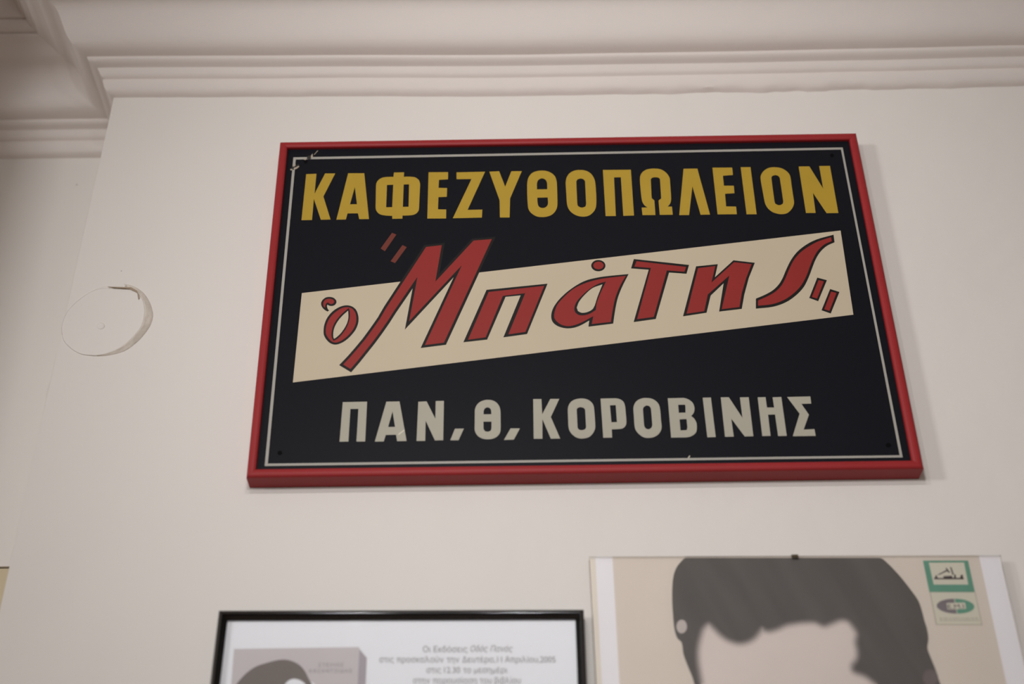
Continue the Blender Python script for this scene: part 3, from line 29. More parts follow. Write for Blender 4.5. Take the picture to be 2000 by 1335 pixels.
'hairline': [(-129.57,331.13),(-129.74,333.68),(-129.97,337.34),(-130.24,341.42),(-130.47,345.23),(-130.71,348.57),(-130.98,351.81),(-131.17,355.12),(-131.19,358.66),(-131.08,362.48),(-130.85,366.5),(-130.44,370.66),(-129.74,374.89),(-128.62,379.45),(-127.16,384.28),(-125.62,388.85),(-124.26,392.61),(-123.23,395.26),(-122.38,397.15),(-121.48,398.65),(-120.31,400.14),(-118.76,401.92),(-116.96,403.73),(-115.08,405.09),(-113.28,405.57),(-111.58,404.83),(-109.91,403.17),(-108.28,401.13),(-106.7,399.22),(-105.25,397.51),(-103.9,395.76),(-102.49,393.98),(-100.87,392.21),(-99.02,390.4),(-97.01,388.53),(-94.83,386.76),(-92.47,385.2),(-89.85,383.8),(-86.99,382.53),(-84.06,381.52),(-81.24,380.9),(-78.54,380.71),(-75.89,380.89),(-73.29,381.37),(-70.74,382.09),(-68.28,382.98),(-65.89,384.11),(-63.51,385.55),(-61.06,387.41),(-58.32,390.18),(-55.4,393.65),(-52.69,396.89),(-50.63,398.97),(-49.56,399.39),(-49.19,398.73),(-48.95,397.66),(-48.27,396.85),(-47.03,396.34),(-45.54,395.81),(-43.82,395.43),(-41.92,395.36),(-39.82,395.68),(-37.5,396.28),(-35.03,397.08),(-32.48,397.97),(-29.83,399.05),(-27.05,400.35),(-24.23,401.62),(-21.46,402.64),(-18.76,403.32),(-16.09,403.81),(-13.43,404.18),(-10.76,404.54),(-8.16,404.93),(-5.6,405.28),(-2.97,405.57),(-0.14,405.75),(3.03,405.9),(6.43,406.01),(9.82,405.93),(12.91,405.53),(15.6,404.51),(18.05,403.03),(20.38,401.65),(22.74,400.92),(25.11,401.09),(27.44,401.83),(29.81,402.84),(32.3,403.82),(35.0,404.87),(37.86,406.09),(40.69,407.17),(43.34,407.81),(45.81,407.94),(48.16,407.73),(50.34,407.17),(52.28,406.26),(53.94,404.95),(55.35,403.25),(56.6,401.3),(57.77,399.22),(58.98,397.0),(60.16,394.59),(61.08,392.06),(61.5,389.48),(61.15,386.83),(60.23,384.08),(59.2,381.3),(58.53,378.54),(58.43,375.78),(58.62,372.99),(58.83,370.26),(58.81,367.63),(58.55,365.14),(58.18,362.73),(57.6,360.42),(56.72,358.19),(55.27,356.07),(53.39,354.04),(51.58,352.09),(50.36,350.23),(49.69,348.43),(49.35,346.72),(49.59,345.09),(50.63,343.53),(52.87,342.12),(56.07,340.85),(59.54,339.53),(62.59,337.99),(65.2,336.0),(67.68,333.72),(69.85,331.54),(71.54,329.87),(72.61,328.87),(73.2,328.29),(73.51,327.97),(73.74,327.72)],
'skin': [[(-147.03,384.74),(-146.93,376.49),(-146.46,368.37),(-145.01,361.52),(-143.1,354.82),(-140.83,347.42),(-138.61,340.04),(-137.65,335.66),(-136.83,331.26),(-123.82,331.05),(-110.82,330.84),(66.71,327.86),(64.55,332.87),(62.59,337.99),(58.48,349.89),(56.05,362.26),(58.92,375.9),(61.5,389.48),(58.03,399.46),(52.7,409.05),(26.79,411.95),(0.77,412.72),(-23.61,407.15),(-47.95,399.61),(-64.29,394.23),(-80.08,391.86),(-96.47,398.3),(-112.43,407.65),(-118.7,402.78),(-125.06,398.14),(-136.01,391.32)]],
'ear': [[(-139.34,401.85),(-139.66,399.94),(-140.28,398.14),(-141.16,396.53),(-142.26,395.19),(-143.53,394.19),(-144.9,393.58),(-146.31,393.39),(-147.68,393.63),(-148.95,394.28),(-150.05,395.32),(-150.92,396.69),(-151.54,398.33),(-151.85,400.15),(-151.85,402.06),(-151.54,403.97),(-150.93,405.78),(-150.05,407.4),(-148.95,408.75),(-147.67,409.75),(-146.29,410.37),(-144.88,410.56),(-143.5,410.32),(-142.23,409.66),(-141.13,408.61),(-140.25,407.23),(-139.64,405.59),(-139.34,403.76)],[(146.34,333.92),(145.71,331.72),(144.67,329.63),(143.26,327.78),(141.56,326.23),(139.66,325.09),(137.64,324.39),(135.62,324.17),(133.68,324.45),(131.94,325.21),(130.46,326.42),(129.33,328.01),(128.61,329.9),(128.32,332.01),(128.49,334.22),(129.11,336.43),(130.15,338.53),(131.55,340.4),(133.25,341.96),(135.16,343.12),(137.19,343.83),(139.23,344.04),(141.18,343.76),(142.93,342.99),(144.41,341.77),(145.54,340.16),(146.26,338.26),(146.53,336.14)]],
'st_green': [[(155.15,482.19),(210.07,481.42),(210.2,439.97),(155.54,440.89)],[(161.78,479.46),(204.71,478.9),(204.23,449.81),(162.47,450.51)]],
'st_win': [(161.78,479.46),(204.71,478.9),(204.23,449.81),(162.47,450.51)],
'st_box': [(156.16,440.24),(210.73,439.64),(210.62,398.14),(156.19,399.44)],
'st_line': [[(155.98,440.88),(210.64,439.96),(210.83,397.74),(155.83,399.06)],[(156.83,440.71),(210.02,439.81),(209.97,398.53),(156.84,399.82)]],
'oval': [[(183.33,412.67),(178.7,412.96),(174.28,413.65),(170.24,414.71),(166.78,416.11),(164.04,417.77),(162.14,419.63),(161.16,421.6),(161.16,423.61),(162.12,425.56),(164.02,427.36),(166.77,428.94),(170.25,430.23),(174.3,431.17),(178.76,431.72),(183.42,431.85)],[(184.15,431.84),(188.69,431.55),(193.02,430.86),(196.96,429.78),(200.34,428.38),(203.0,426.7),(204.83,424.84),(205.75,422.86),(205.73,420.85),(204.76,418.91),(202.89,417.11),(200.21,415.54),(196.82,414.26),(192.89,413.33),(188.57,412.79),(184.06,412.66)]],
'plate': [(173.27,426.34),(195.65,426.75),(195.39,418.65),(173.28,418.16)],
'emi': ('E.M.I',[(174.32,419.01),(193.46,419.31),(173.96,424.91)]),
'emblem': [[(164.41,459.07),(200.06,458.87),(200.01,456.7),(164.45,457.3)],[(176.21,461.37),(186.7,461.76),(186.94,458.29),(175.79,458.32)],[(164.9,458.9),(167.78,463.29),(169.34,458.83)],[(196.41,460.38),(198.1,462.94),(199.85,462.75),(199.94,457.1),(196.01,457.17)],[(168.87,463.11),(180.79,469.14),(183.97,470.14),(183.25,468.29),(171.46,463.07)],[(186.44,473.34),(188.18,472.67),(189.46,462.92),(187.42,462.8)],[(180.58,471.98),(182.1,472.12),(185.09,466.23),(183.6,465.04)],[(188.17,458.91),(190.13,463.32),(191.61,463.29),(191.13,458.86)]],
'dash': [[(161.63,407.97),(163.7,407.93),(163.66,406.53),(161.59,406.57)],[(165.0,407.91),(166.57,407.88),(166.53,406.48),(164.96,406.51)],[(167.68,407.86),(170.39,407.82),(170.35,406.42),(167.64,406.46)],[(171.89,407.79),(173.15,407.77),(173.1,406.37),(171.84,406.39)],[(173.94,407.76),(175.06,407.74),(175.01,406.34),(173.9,406.36)],[(176.09,407.72),(177.17,407.7),(177.12,406.3),(176.04,406.32)],[(178.22,407.69),(180.47,407.65),(180.42,406.25),(178.17,406.29)],[(181.34,407.63),(183.64,407.59),(183.59,406.19),(181.29,406.23)],[(184.82,407.57),(185.89,407.56),(185.84,406.16),(184.77,406.17)],[(187.04,407.54),(188.55,407.51),(188.5,406.11),(186.99,406.14)],[(189.56,407.49),(191.12,407.47),(191.06,406.07),(189.51,406.1)],[(192.41,407.45),(194.26,407.42),(194.21,406.02),(192.35,406.05)],[(195.01,407.4),(197.06,407.37),(197.0,405.97),(194.95,406.0)],[(198.44,407.35),(200.04,407.32),(199.98,405.92),(198.38,405.95)],[(200.85,407.3),(202.6,407.28),(202.54,405.88),(200.79,405.9)],[(204.14,407.25),(207.01,407.2),(206.95,405.8),(204.08,405.85)],[(161.64,405.32),(164.37,405.27),(164.33,403.88),(161.6,403.92)],[(165.81,405.25),(167.55,405.22),(167.51,403.82),(165.77,403.85)],[(168.22,405.21),(170.48,405.17),(170.44,403.77),(168.18,403.81)],[(171.63,405.15),(173.34,405.12),(173.29,403.73),(171.59,403.75)],[(174.15,405.11),(175.94,405.08),(175.89,403.68),(174.1,403.71)],[(177.0,405.06),(178.53,405.04),(178.48,403.64),(176.95,403.66)],[(179.41,405.02),(181.29,404.99),(181.24,403.59),(179.36,403.62)],[(182.75,404.96),(184.88,404.93),(184.83,403.53),(182.7,403.57)],[(185.75,404.91),(187.3,404.89),(187.25,403.49),(185.7,403.52)],[(188.35,404.87),(189.75,404.85),(189.7,403.45),(188.29,403.47)],[(190.54,404.83),(192.53,404.8),(192.48,403.4),(190.49,403.44)],[(193.21,404.79),(195.14,404.76),(195.09,403.36),(193.15,403.39)],[(196.09,404.74),(198.45,404.7),(198.39,403.3),(196.04,403.34)],[(199.8,404.68),(202.12,404.64),(202.06,403.24),(199.74,403.28)],[(203.41,404.62),(205.14,404.59),(205.07,403.19),(203.35,403.22)],[(206.4,404.57),(208.06,404.54),(208.0,403.14),(206.34,403.17)]],
'lid': [(-55.06,-15.66),(-55.94,-10.94),(-56.43,-6.19),(-56.43,-1.57),(-55.76,5.17),(-54.59,11.79),(-52.87,18.04),(-50.94,22.35),(-48.45,26.29),(-45.79,30.05),(-42.69,34.25),(-39.41,38.28),(-35.96,42.09),(-32.94,45.07),(-29.74,47.84),(-26.38,50.3),(-23.17,52.31),(-19.8,54.02),(-16.25,55.17),(-10.99,55.93),(-5.56,56.13),(-0.09,56.02),(6.01,55.65),(12.14,54.98),(18.28,54.01),(22.38,53.13),(26.48,51.95),(30.52,50.44),(33.9,48.89),(37.22,47.0),(40.31,44.68),(43.09,41.84),(45.63,38.57),(47.86,35.08),(49.7,31.53),(51.23,27.76),(52.44,23.93),(53.62,19.17),(54.48,14.35),(54.91,9.6),(54.98,2.91),(54.63,-3.7),(53.68,-9.97),(52.29,-14.18),(50.3,-18.06),(48.12,-21.74),(45.35,-26.2),(42.39,-30.47),(39.2,-34.44),(35.54,-38.46),(31.66,-42.2),(27.49,-45.4),(22.23,-48.43),(16.68,-50.94),(11.0,-53.05),(6.85,-54.22),(2.56,-54.99),(-1.79,-55.47),(-4.7,-55.49),(-7.68,-55.21),(-10.66,-54.79),(-14.58,-54.24),(-18.51,-53.55),(-22.4,-52.48),(-25.96,-51.02),(-29.48,-49.17),(-32.9,-47.01),(-36.39,-44.4),(-39.79,-41.48),(-43.05,-38.35),(-45.64,-35.69),(-48.11,-32.83),(-50.15,-29.7),(-52.19,-25.22),(-53.82,-20.46)],
'rim': [(-55.24,-15.65),(-56.16,-10.75),(-56.73,-5.82),(-56.79,-1.02),(-56.16,5.72),(-55.01,12.34),(-53.31,18.6),(-51.41,22.91),(-48.95,26.84),(-46.33,30.61),(-43.24,34.92),(-39.99,39.07),(-36.55,42.99),(-33.6,45.92),(-30.47,48.61),(-27.22,51.1),(-23.95,53.39),(-20.55,55.48),(-17.0,57.21),(-11.78,59.1),(-6.39,60.64),(-0.92,61.88),(5.53,63.22),(12.06,64.26),(18.67,64.48),(23.4,63.71),(28.21,62.12),(32.87,59.95),(37.41,57.22),(41.8,53.92),(45.92,50.17),(49.47,46.2),(52.73,41.8),(55.7,37.17),(58.28,32.51),(60.56,27.64),(62.47,22.66),(64.09,17.54),(65.35,12.33),(65.92,7.22),(65.66,1.63),(64.72,-3.86),(63.34,-9.05),(61.39,-14.31),(58.99,-19.28),(56.38,-24.03),(53.87,-28.15),(51.14,-32.05),(48.18,-35.66),(44.04,-40.3),(39.68,-44.65),(34.9,-48.18),(28.52,-51.17),(21.72,-53.33),(14.79,-55.01),(9.69,-55.8),(4.46,-56.11),(-0.81,-56.22),(-4.09,-56.17),(-7.4,-55.92),(-10.72,-55.52),(-14.7,-54.98),(-18.69,-54.29),(-22.64,-53.21),(-26.25,-51.75),(-29.84,-49.91),(-33.31,-47.75),(-36.81,-45.15),(-40.2,-42.22),(-43.46,-39.09),(-46.04,-36.44),(-48.48,-33.58),(-50.48,-30.44),(-52.48,-25.71),(-54.03,-20.7)],
'cap': [(2.57,-7.79),(2.47,-9.94),(1.58,-11.75),(0.02,-12.94),(-1.96,-13.34),(-4.06,-12.87),(-5.97,-11.62),(-7.4,-9.77),(-8.12,-7.61),(-8.03,-5.45),(-7.14,-3.64),(-5.58,-2.44),(-3.6,-2.04),(-1.49,-2.51),(0.43,-3.77),(1.85,-5.62)],
'tear': [[(-3.1,58.09),(4.69,60.66),(19.02,61.88),(21.75,58.45),(21.76,55.08),(5.35,55.92)]],
'crack': [[(-1.9,56.05),(9.01,55.63),(30.87,54.58),(39.8,48.6),(41.74,44.1),(37.26,47.3),(29.42,51.92),(9.22,54.17)],[(40.83,44.11),(42.52,42.97),(45.01,36.24),(43.83,32.93),(41.87,39.63)]],
'cam': {'loc': [-0.10512,-1.59641,1.6],'right': [0.999867,0.001374,-0.016268],'up': [0.014242,-0.560572,0.827983],'back': [-0.007982,-0.828105,-0.560517]},
}

# ------------------------------------------------------------------ camera
cd = bpy.data.cameras.new('camera')
cam = bpy.data.objects.new('camera', cd)
COL.objects.link(cam)
_c = DATA['cam']
cam.matrix_world = Matrix(((_c['right'][0], _c['up'][0], _c['back'][0], _c['loc'][0]),
                           (_c['right'][1], _c['up'][1], _c['back'][1], _c['loc'][1]),
                           (_c['right'][2], _c['up'][2], _c['back'][2], _c['loc'][2]),
                           (0, 0, 0, 1)))
cd.sensor_width = 36.0
cd.lens = 50.0
cd.clip_start = 0.05
cd.dof.use_dof = True
cd.dof.focus_distance = 1.96
cd.dof.aperture_fstop = 2.0
SC.camera = cam

# ------------------------------------------------------------------ light
w = bpy.data.worlds.new('world')
SC.world = w
w.use_nodes = True
w.node_tree.nodes['Background'].inputs[0].default_value = (0.9, 0.88, 0.86, 1)
w.node_tree.nodes['Background'].inputs[1].default_value = 0.0

def lamp(name, kind, loc, power, col=(1, 1, 1), size=0.2, target=None, size_y=None, cone=76):
    l = bpy.data.lights.new(name, kind)
    l.energy = power
    l.color = col
    if kind == 'AREA':
        l.shape = 'RECTANGLE'
        l.size = size
        l.size_y = size_y or size
    elif kind == 'POINT':
        l.shadow_soft_size = size
    o = bpy.data.objects.new(name, l)
    COL.objects.link(o)
    o.location = loc
    if kind == 'SPOT':
        l.shadow_soft_size = size
        l.spot_size = math.radians(cone)
        l.spot_blend = 1.0
    if target:
        o.rotation_euler = (Vector(target) - Vector(loc)).to_track_quat('-Z', 'Y').to_euler()
    return o

lamp('ceiling_lamp', 'SPOT', (-0.46, -1.60, 2.975), 11.5, (0.985, 0.985, 1.0), 0.009, (0.02, 0, 2.62), cone=86)
lamp('ceiling_lamp', 'SPOT', (-0.06, -1.60, 2.975), 11.5, (0.985, 0.985, 1.0), 0.009, (0.06, 0, 2.62), cone=86)
lamp('added_spot', 'SPOT', (-0.20, -1.75, 2.62), 37, (0.985, 0.985, 1.0), 0.10, (0.12, 0, 2.66), cone=72)  # unseen spot, added to light the wall with little shadow under the sign
lamp('shop_window', 'AREA', (-4.1, -3.55, 2.72), 64, (0.97, 0.98, 1.0), 0.6, (0.1, 0, 2.72), 0.6)
lamp('front_fill', 'AREA', (0.0, -5.7, 1.7), 24, (0.95, 0.97, 1.0), 2.6, (0.0, 0, 1.9), 1.8)  # unseen fill light added low behind the camera

vs = SC.view_settings
vs.view_transform = 'Standard'
vs.look = 'None'
vs.exposure = 0.0
vs.gamma = 1.0
vs.use_curve_mapping = False
SC.cycles.use_denoising = True
SC.cycles.max_bounces = 8

# ------------------------------------------------------------------ materials
def hexlin(r, g, b):
    f = lambda c: (c / 255 / 12.92) if c / 255 <= 0.04045 else ((c / 255 + 0.055) / 1.055) ** 2.4
    return (f(r), f(g), f(b), 1)

def mat(name, rgb, rough=0.6, spec=0.5, bump=None, vary=None, metallic=0.0, coat=0.0, streak=None):
    """bump = (scale, strength, distance); vary = (scale, amount)"""
    m = bpy.data.materials.new(name)
    m.use_nodes = True
    nt = m.node_tree
    b = nt.nodes['Principled BSDF']
    c = hexlin(*rgb)
    b.inputs['Base Color'].default_value = c
    b.inputs['Roughness'].default_value = rough
    b.inputs['Specular IOR Level'].default_value = spec
    b.inputs['Metallic'].default_value = metallic
    b.inputs['Coat Weight'].default_value = coat
    tc = nt.nodes.new('ShaderNodeTexCoord')
    if vary:
        n = nt.nodes.new('ShaderNodeTexNoise')
        n.inputs['Scale'].default_value = vary[0]
        n.inputs['Detail'].default_value = 5
        if streak:
            mp = nt.nodes.new('ShaderNodeMapping')
            mp.vector_type = 'TEXTURE'
            mp.inputs['Rotation'].default_value = (0, math.radians(streak), 0)
            mp.inputs['Scale'].default_value = (1, 1, 9)
            nt.links.new(tc.outputs['Object'], mp.inputs['Vector'])
            nt.links.new(mp.outputs['Vector'], n.inputs['Vector'])
        else:
            nt.links.new(tc.outputs['Object'], n.inputs['Vector'])
        mx = nt.nodes.new('ShaderNodeMix')
        mx.data_type = 'RGBA'
        a = vary[1]
        mx.inputs['A'].default_value = (c[0] * (1 - a), c[1] * (1 - a), c[2] * (1 - a * 1.1), 1)
        mx.inputs['B'].default_value = (min(1, c[0] * (1 + a)), min(1, c[1] * (1 + a)), min(1, c[2] * (1 + a)), 1)
        nt.links.new(n.outputs['Fac'], mx.inputs['Factor'])
        nt.links.new(mx.outputs['Result'], b.inputs['Base Color'])
    if bump:
        n2 = nt.nodes.new('ShaderNodeTexNoise')
        n2.inputs['Scale'].default_value = bump[0]
        n2.inputs['Detail'].default_value = 6
        nt.links.new(tc.outputs['Object'], n2.inputs['Vector'])
        bp = nt.nodes.new('ShaderNodeBump')
        bp.inputs['Strength'].default_value = bump[1]
        bp.inputs['Distance'].default_value = bump[2]
        nt.links.new(n2.outputs['Fac'], bp.inputs['Height'])
        nt.links.new(bp.outputs['Normal'], b.inputs['Normal'])
    return m

def plaster(name, rgb):
    m = mat(name, rgb, 0.55, 0.35, (9, 0.25, 0.012), (2.2, 0.025))
    nt = m.node_tree
    b = nt.nodes['Principled BSDF']
    # small dark fly-specks and pin holes
    tc = nt.nodes.new('ShaderNodeTexCoord')
    v = nt.nodes.new('ShaderNodeTexVoronoi')
    v.inputs['Scale'].default_value = 13
    nt.links.new(tc.outputs['Object'], v.inputs['Vector'])
    gt = nt.nodes.new('ShaderNodeMath'); gt.operation = 'LESS_THAN'
    gt.inputs[1].default_value = 0.022
    nt.links.new(v.outputs['Distance'], gt.inputs[0])
    sp = nt.nodes.new('ShaderNodeSeparateColor')
    nt.links.new(v.outputs['Color'], sp.inputs[0])
    g2 = nt.nodes.new('ShaderNodeMath'); g2.operation = 'GREATER_THAN'
    g2.inputs[1].default_value = 0.55
    nt.links.new(sp.outputs[0], g2.inputs[0])
    mu = nt.nodes.new('ShaderNodeMath'); mu.operation = 'MULTIPLY'
    nt.links.new(gt.outputs[0], mu.inputs[0]); nt.links.new(g2.outputs[0], mu.inputs[1])
    m2 = nt.nodes.new('ShaderNodeMath'); m2.operation = 'MULTIPLY'
    m2.inputs[1].default_value = 0.5
    nt.links.new(mu.outputs[0], m2.inputs[0])
    mx = nt.nodes.new('ShaderNodeMix'); mx.data_type = 'RGBA'
    src = b.inputs['Base Color'].links[0].from_socket
    nt.links.new(m2.outputs[0], mx.inputs['Factor'])
    nt.links.new(src, mx.inputs['A'])
    mx.inputs['B'].default_value = hexlin(120, 105, 92)
    nt.links.new(mx.outputs['Result'], b.inputs['Base Color'])
    return m

def glass(name):
    m = bpy.data.materials.new(name)
    m.use_nodes = True
    nt = m.node_tree
    nt.nodes.clear()
    out = nt.nodes.new('ShaderNodeOutputMaterial')
    tr = nt.nodes.new('ShaderNodeBsdfTransparent')
    tr.inputs[0].default_value = (0.995, 0.998, 0.996, 1)
    gl = nt.nodes.new('ShaderNodeBsdfGlossy')
    gl.inputs['Roughness'].default_value = 0.02
    fr = nt.nodes.new('ShaderNodeFresnel')
    fr.inputs['IOR'].default_value = 1.25
    mx = nt.nodes.new('ShaderNodeMixShader')
    nt.links.new(fr.outputs[0], mx.inputs[0])
    nt.links.new(tr.outputs[0], mx.inputs[1])
    nt.links.new(gl.outputs[0], mx.inputs[2])
    nt.links.new(mx.outputs[0], out.inputs[0])
    return m

M = dict(
    wall=plaster('wall_paint', (227, 221, 214)),
    ceil=mat('ceiling_paint', (230, 222, 214), 0.7, 0.3, (9, 0.2, 0.01), (2, 0.02)),
    cornice=mat('cornice_paint', (226, 217, 210), 0.6, 0.35, (30, 0.2, 0.004), (6, 0.03)),
    dado=mat('dark_wall_paint', (150, 138, 126), 0.7, 0.3, None, (2, 0.05)),
    floor=mat('floor_tile', (150, 120, 95), 0.5),
    lining=mat('door_lining_paint', (204, 188, 156), 0.5, 0.4, None, (8, 0.05)),
    red=mat('red_lacquer', (152, 38, 41), 0.5, 0.3, (60, 0.1, 0.002), (14, 0.08)),
    panel=mat('navy_enamel', (20, 21, 27), 0.45, 0.12, None, (5, 0.12)),
    yellow=mat('yellow_paint', (178, 146, 48), 0.5, 0.3, None, (30, 0.05)),
    grey=mat('stone_grey_paint', (172, 167, 151), 0.5, 0.3, None, (25, 0.05)),
    stripe=mat('pale_grey_paint', (168, 164, 155), 0.5, 0.3, None, (25, 0.06)),
    cream=mat('cream_paint', (198, 183, 158), 0.5, 0.3, None, (5, 0.06)),
    scriptred=mat('script_red_paint', (144, 42, 38), 0.5, 0.3, None, (20, 0.06)),
    outline=mat('outline_black_paint', (21, 18, 16), 0.5, 0.3),
    dullred=mat('faded_red_paint', (108, 50, 39), 0.5, 0.3, None, (30, 0.08)),
    hole=mat('hole_dark', (8, 8, 9), 0.8, 0.1),
    chipdark=mat('bare_metal_dark', (40, 38, 34), 0.6),
    chippale=mat('chipped_enamel', (172, 158, 138), 0.6),
    black=mat('black_lacquer', (28, 27, 26), 0.15, 1.0, None, (30, 0.1)),
    paper=mat('white_paper', (240, 239, 242), 0.7, 0.2),
    bookcover=mat('print_pale_mauve', (205, 196, 197), 0.7, 0.2, None, (20, 0.03)),
    bookspine=mat('print_mid_mauve', (176, 167, 172), 0.7, 0.2),
    bookhair=mat('print_warm_grey', (128, 119, 114), 0.7, 0.2),
    ink=mat('print_ink', (150, 144, 144), 0.7, 0.2),
    bookink=mat('print_pale_ink', (158, 148, 152), 0.7, 0.2),
    mount=mat('white_mount_card', (242, 236, 238), 0.7, 0.2, None, (12, 0.03)),
    mountedge=mat('yellowed_card', (232, 221, 207), 0.7, 0.2, None, (12, 0.04)),
    sleeve=mat('faded_sleeve_print', (220, 206, 193), 0.6, 0.3, None, (9, 0.05)),
    hair=mat('print_dark_grey', (97, 91, 88), 0.6, 0.3, None, (46, 0.30), streak=-24),
    skin=mat('print_pale_skin', (220, 206, 198), 0.6, 0.3, None, (6, 0.10)),
    fringe0=mat('print_hair_fringe', (116, 108, 104), 0.6, 0.3),
    fringe1=mat('print_soft_grey', (146, 136, 131), 0.6, 0.3),
    fringe2=mat('print_light_grey', (180, 167, 161), 0.6, 0.3),
    fringe3=mat('print_pale_grey', (206, 191, 185), 0.6, 0.3),
    ear=mat('print_grey_skin', (196, 183, 177), 0.6, 0.3),
    earlow=mat('print_mid_grey', (118, 106, 104), 0.6, 0.3),
    green=mat('print_green', (104, 152, 130), 0.6, 0.3, None, (60, 0.1)),
    stamp=mat('print_stamp_paper', (214, 206, 188), 0.6, 0.3),
    stampline=mat('print_thin_line', (168, 160, 146), 0.6, 0.3),
    ovalgrey=mat('print_oval_grey', (128, 118, 122), 0.6, 0.3, None, (60, 0.1)),
    emblem=mat('print_emblem_ink', (90, 80, 80), 0.6, 0.3),
    dash=mat('print_faint_ink', (178, 168, 154), 0.6, 0.3),
    board=mat('hardboard', (120, 88, 58), 0.8, 0.2),
    clip=mat('dark_metal_clip', (92, 80, 62), 0.35, 0.5, None, None, 0.7),
    glass=glass('picture_glass'),
    stain=mat('cracked_paint_stain', (217, 207, 195), 0.75, 0.2, (80, 0.7, 0.004), (45, 0.10)),
    crack=mat('crack_dark', (164, 146, 126), 0.9, 0.1),
)

# ------------------------------------------------------------------ helpers
def obj(name, verts, faces, m, parent=None, smooth=False, loc=None):
    me = bpy.data.meshes.new(name)
    me.from_pydata(verts, [], faces)
    for x in (m if isinstance(m, (list, tuple)) else [m]):
        me.materials.append(x)
    me.update()
    if smooth:
        for p in me.polygons:
            p.use_smooth = True
    o = bpy.data.objects.new(name, me)
    COL.objects.link(o)
    if parent is not None:
        o.parent = parent
    if loc is not None:
        o.location = loc
    return o

def thing(name, label, cat, loc, group=None):
    o = bpy.data.objects.new(name, None)
    o.empty_display_size = 0.05
    COL.objects.link(o)
    o.location = loc
    o['label'] = label
    o['category'] = cat
    if group:
        o['group'] = group
    return o

def structure(o):
    o['kind'] = 'structure'
    return o

def sheet(rings, y0, y1):
    """flat shape (rings in mm, x/z plane): front at y0, back at y1 -> verts, faces"""
    rr = [[(p[0] / 1000, p[1] / 1000) for p in r] for r in rings]
    flat = [p for r in rr for p in r]
    n = len(flat)
    tris = tessellate_polygon([[Vector((p[0], p[1], 0)) for p in r] for r in rr])
    v = [(p[0], y0, p[1]) for p in flat] + [(p[0], y1, p[1]) for p in flat]
    f = []
    for t in tris:
        a, b, c = (flat[i] for i in t)
        cr = (b[0] - a[0]) * (c[1] - a[1]) - (b[1] - a[1]) * (c[0] - a[0])
        t = tuple(t) if cr > 0 else (t[0], t[2], t[1])     # x,z ccw -> normal towards -y
        f.append(t)
        f.append((t[0] + n, t[2] + n, t[1] + n))
    k = 0
    for ri, r in enumerate(rr):
        m = len(r)
        area = sum(r[i][0] * r[(i + 1) % m][1] - r[(i + 1) % m][0] * r[i][1] for i in range(m))
        solid_left = (area > 0) == (ri == 0)
        for i in range(m):
            a, b = k + i, k + (i + 1) % m
            f.append((b, a, a + n, b + n) if solid_left else (a, b, b + n, a + n))
        k += m
    return v, f

def print_sheet(name, rings, y0, y1, m, parent):
    v, f = sheet(rings, y0, y1)
    return obj(name, v, f, m, parent)

def box(x0, x1, y0, y1, z0, z1):
    v = [(x, y, z) for x in (x0, x1) for y in (y0, y1) for z in (z0, z1)]
    f = [(0, 1, 3, 2), (4, 6, 7, 5), (0, 4, 5, 1), (2, 3, 7, 6), (0, 2, 6, 4), (1, 5, 7, 3)]
    return v, f

def frame_bars(outer, inner, prof, m, parent, name='frame_bar'):
    """four mitred bars; corners in order TL, TR, BR, BL (mm); prof = [(s, y)] from the wall round to the wall"""
    k = len(prof)
    def corner(i):
        o, n = outer[i], inner[i]
        return [((o[0] + (n[0] - o[0]) * s) / 1000, y, (o[1] + (n[1] - o[1]) * s) / 1000) for s, y in prof]
    bars = []
    for i in range(4):
        a, b = corner(i), corner((i + 1) % 4)
        # a hair of clearance at the mitre so the joint reads
        ax = Vector(b[0]) - Vector(a[0]); L = ax.length; ax /= L
        a = [tuple(Vector(p) + ax * 0.00012) for p in a]
        b = [tuple(Vector(p) - ax * 0.00012) for p in b]
        v = a + b
        f = [(j, (j + 1) % k, (j + 1) % k + k, j + k) for j in range(k)]
        f += [tuple(range(k - 1, -1, -1)), tuple(range(k, 2 * k))]
        o = obj(name, v, f, m, parent)
        bm = bmesh.new(); bm.from_mesh(o.data)
        bmesh.ops.recalc_face_normals(bm, faces=bm.faces)
        bm.to_mesh(o.data); bm.free()
        bars.append(o)
    return bars

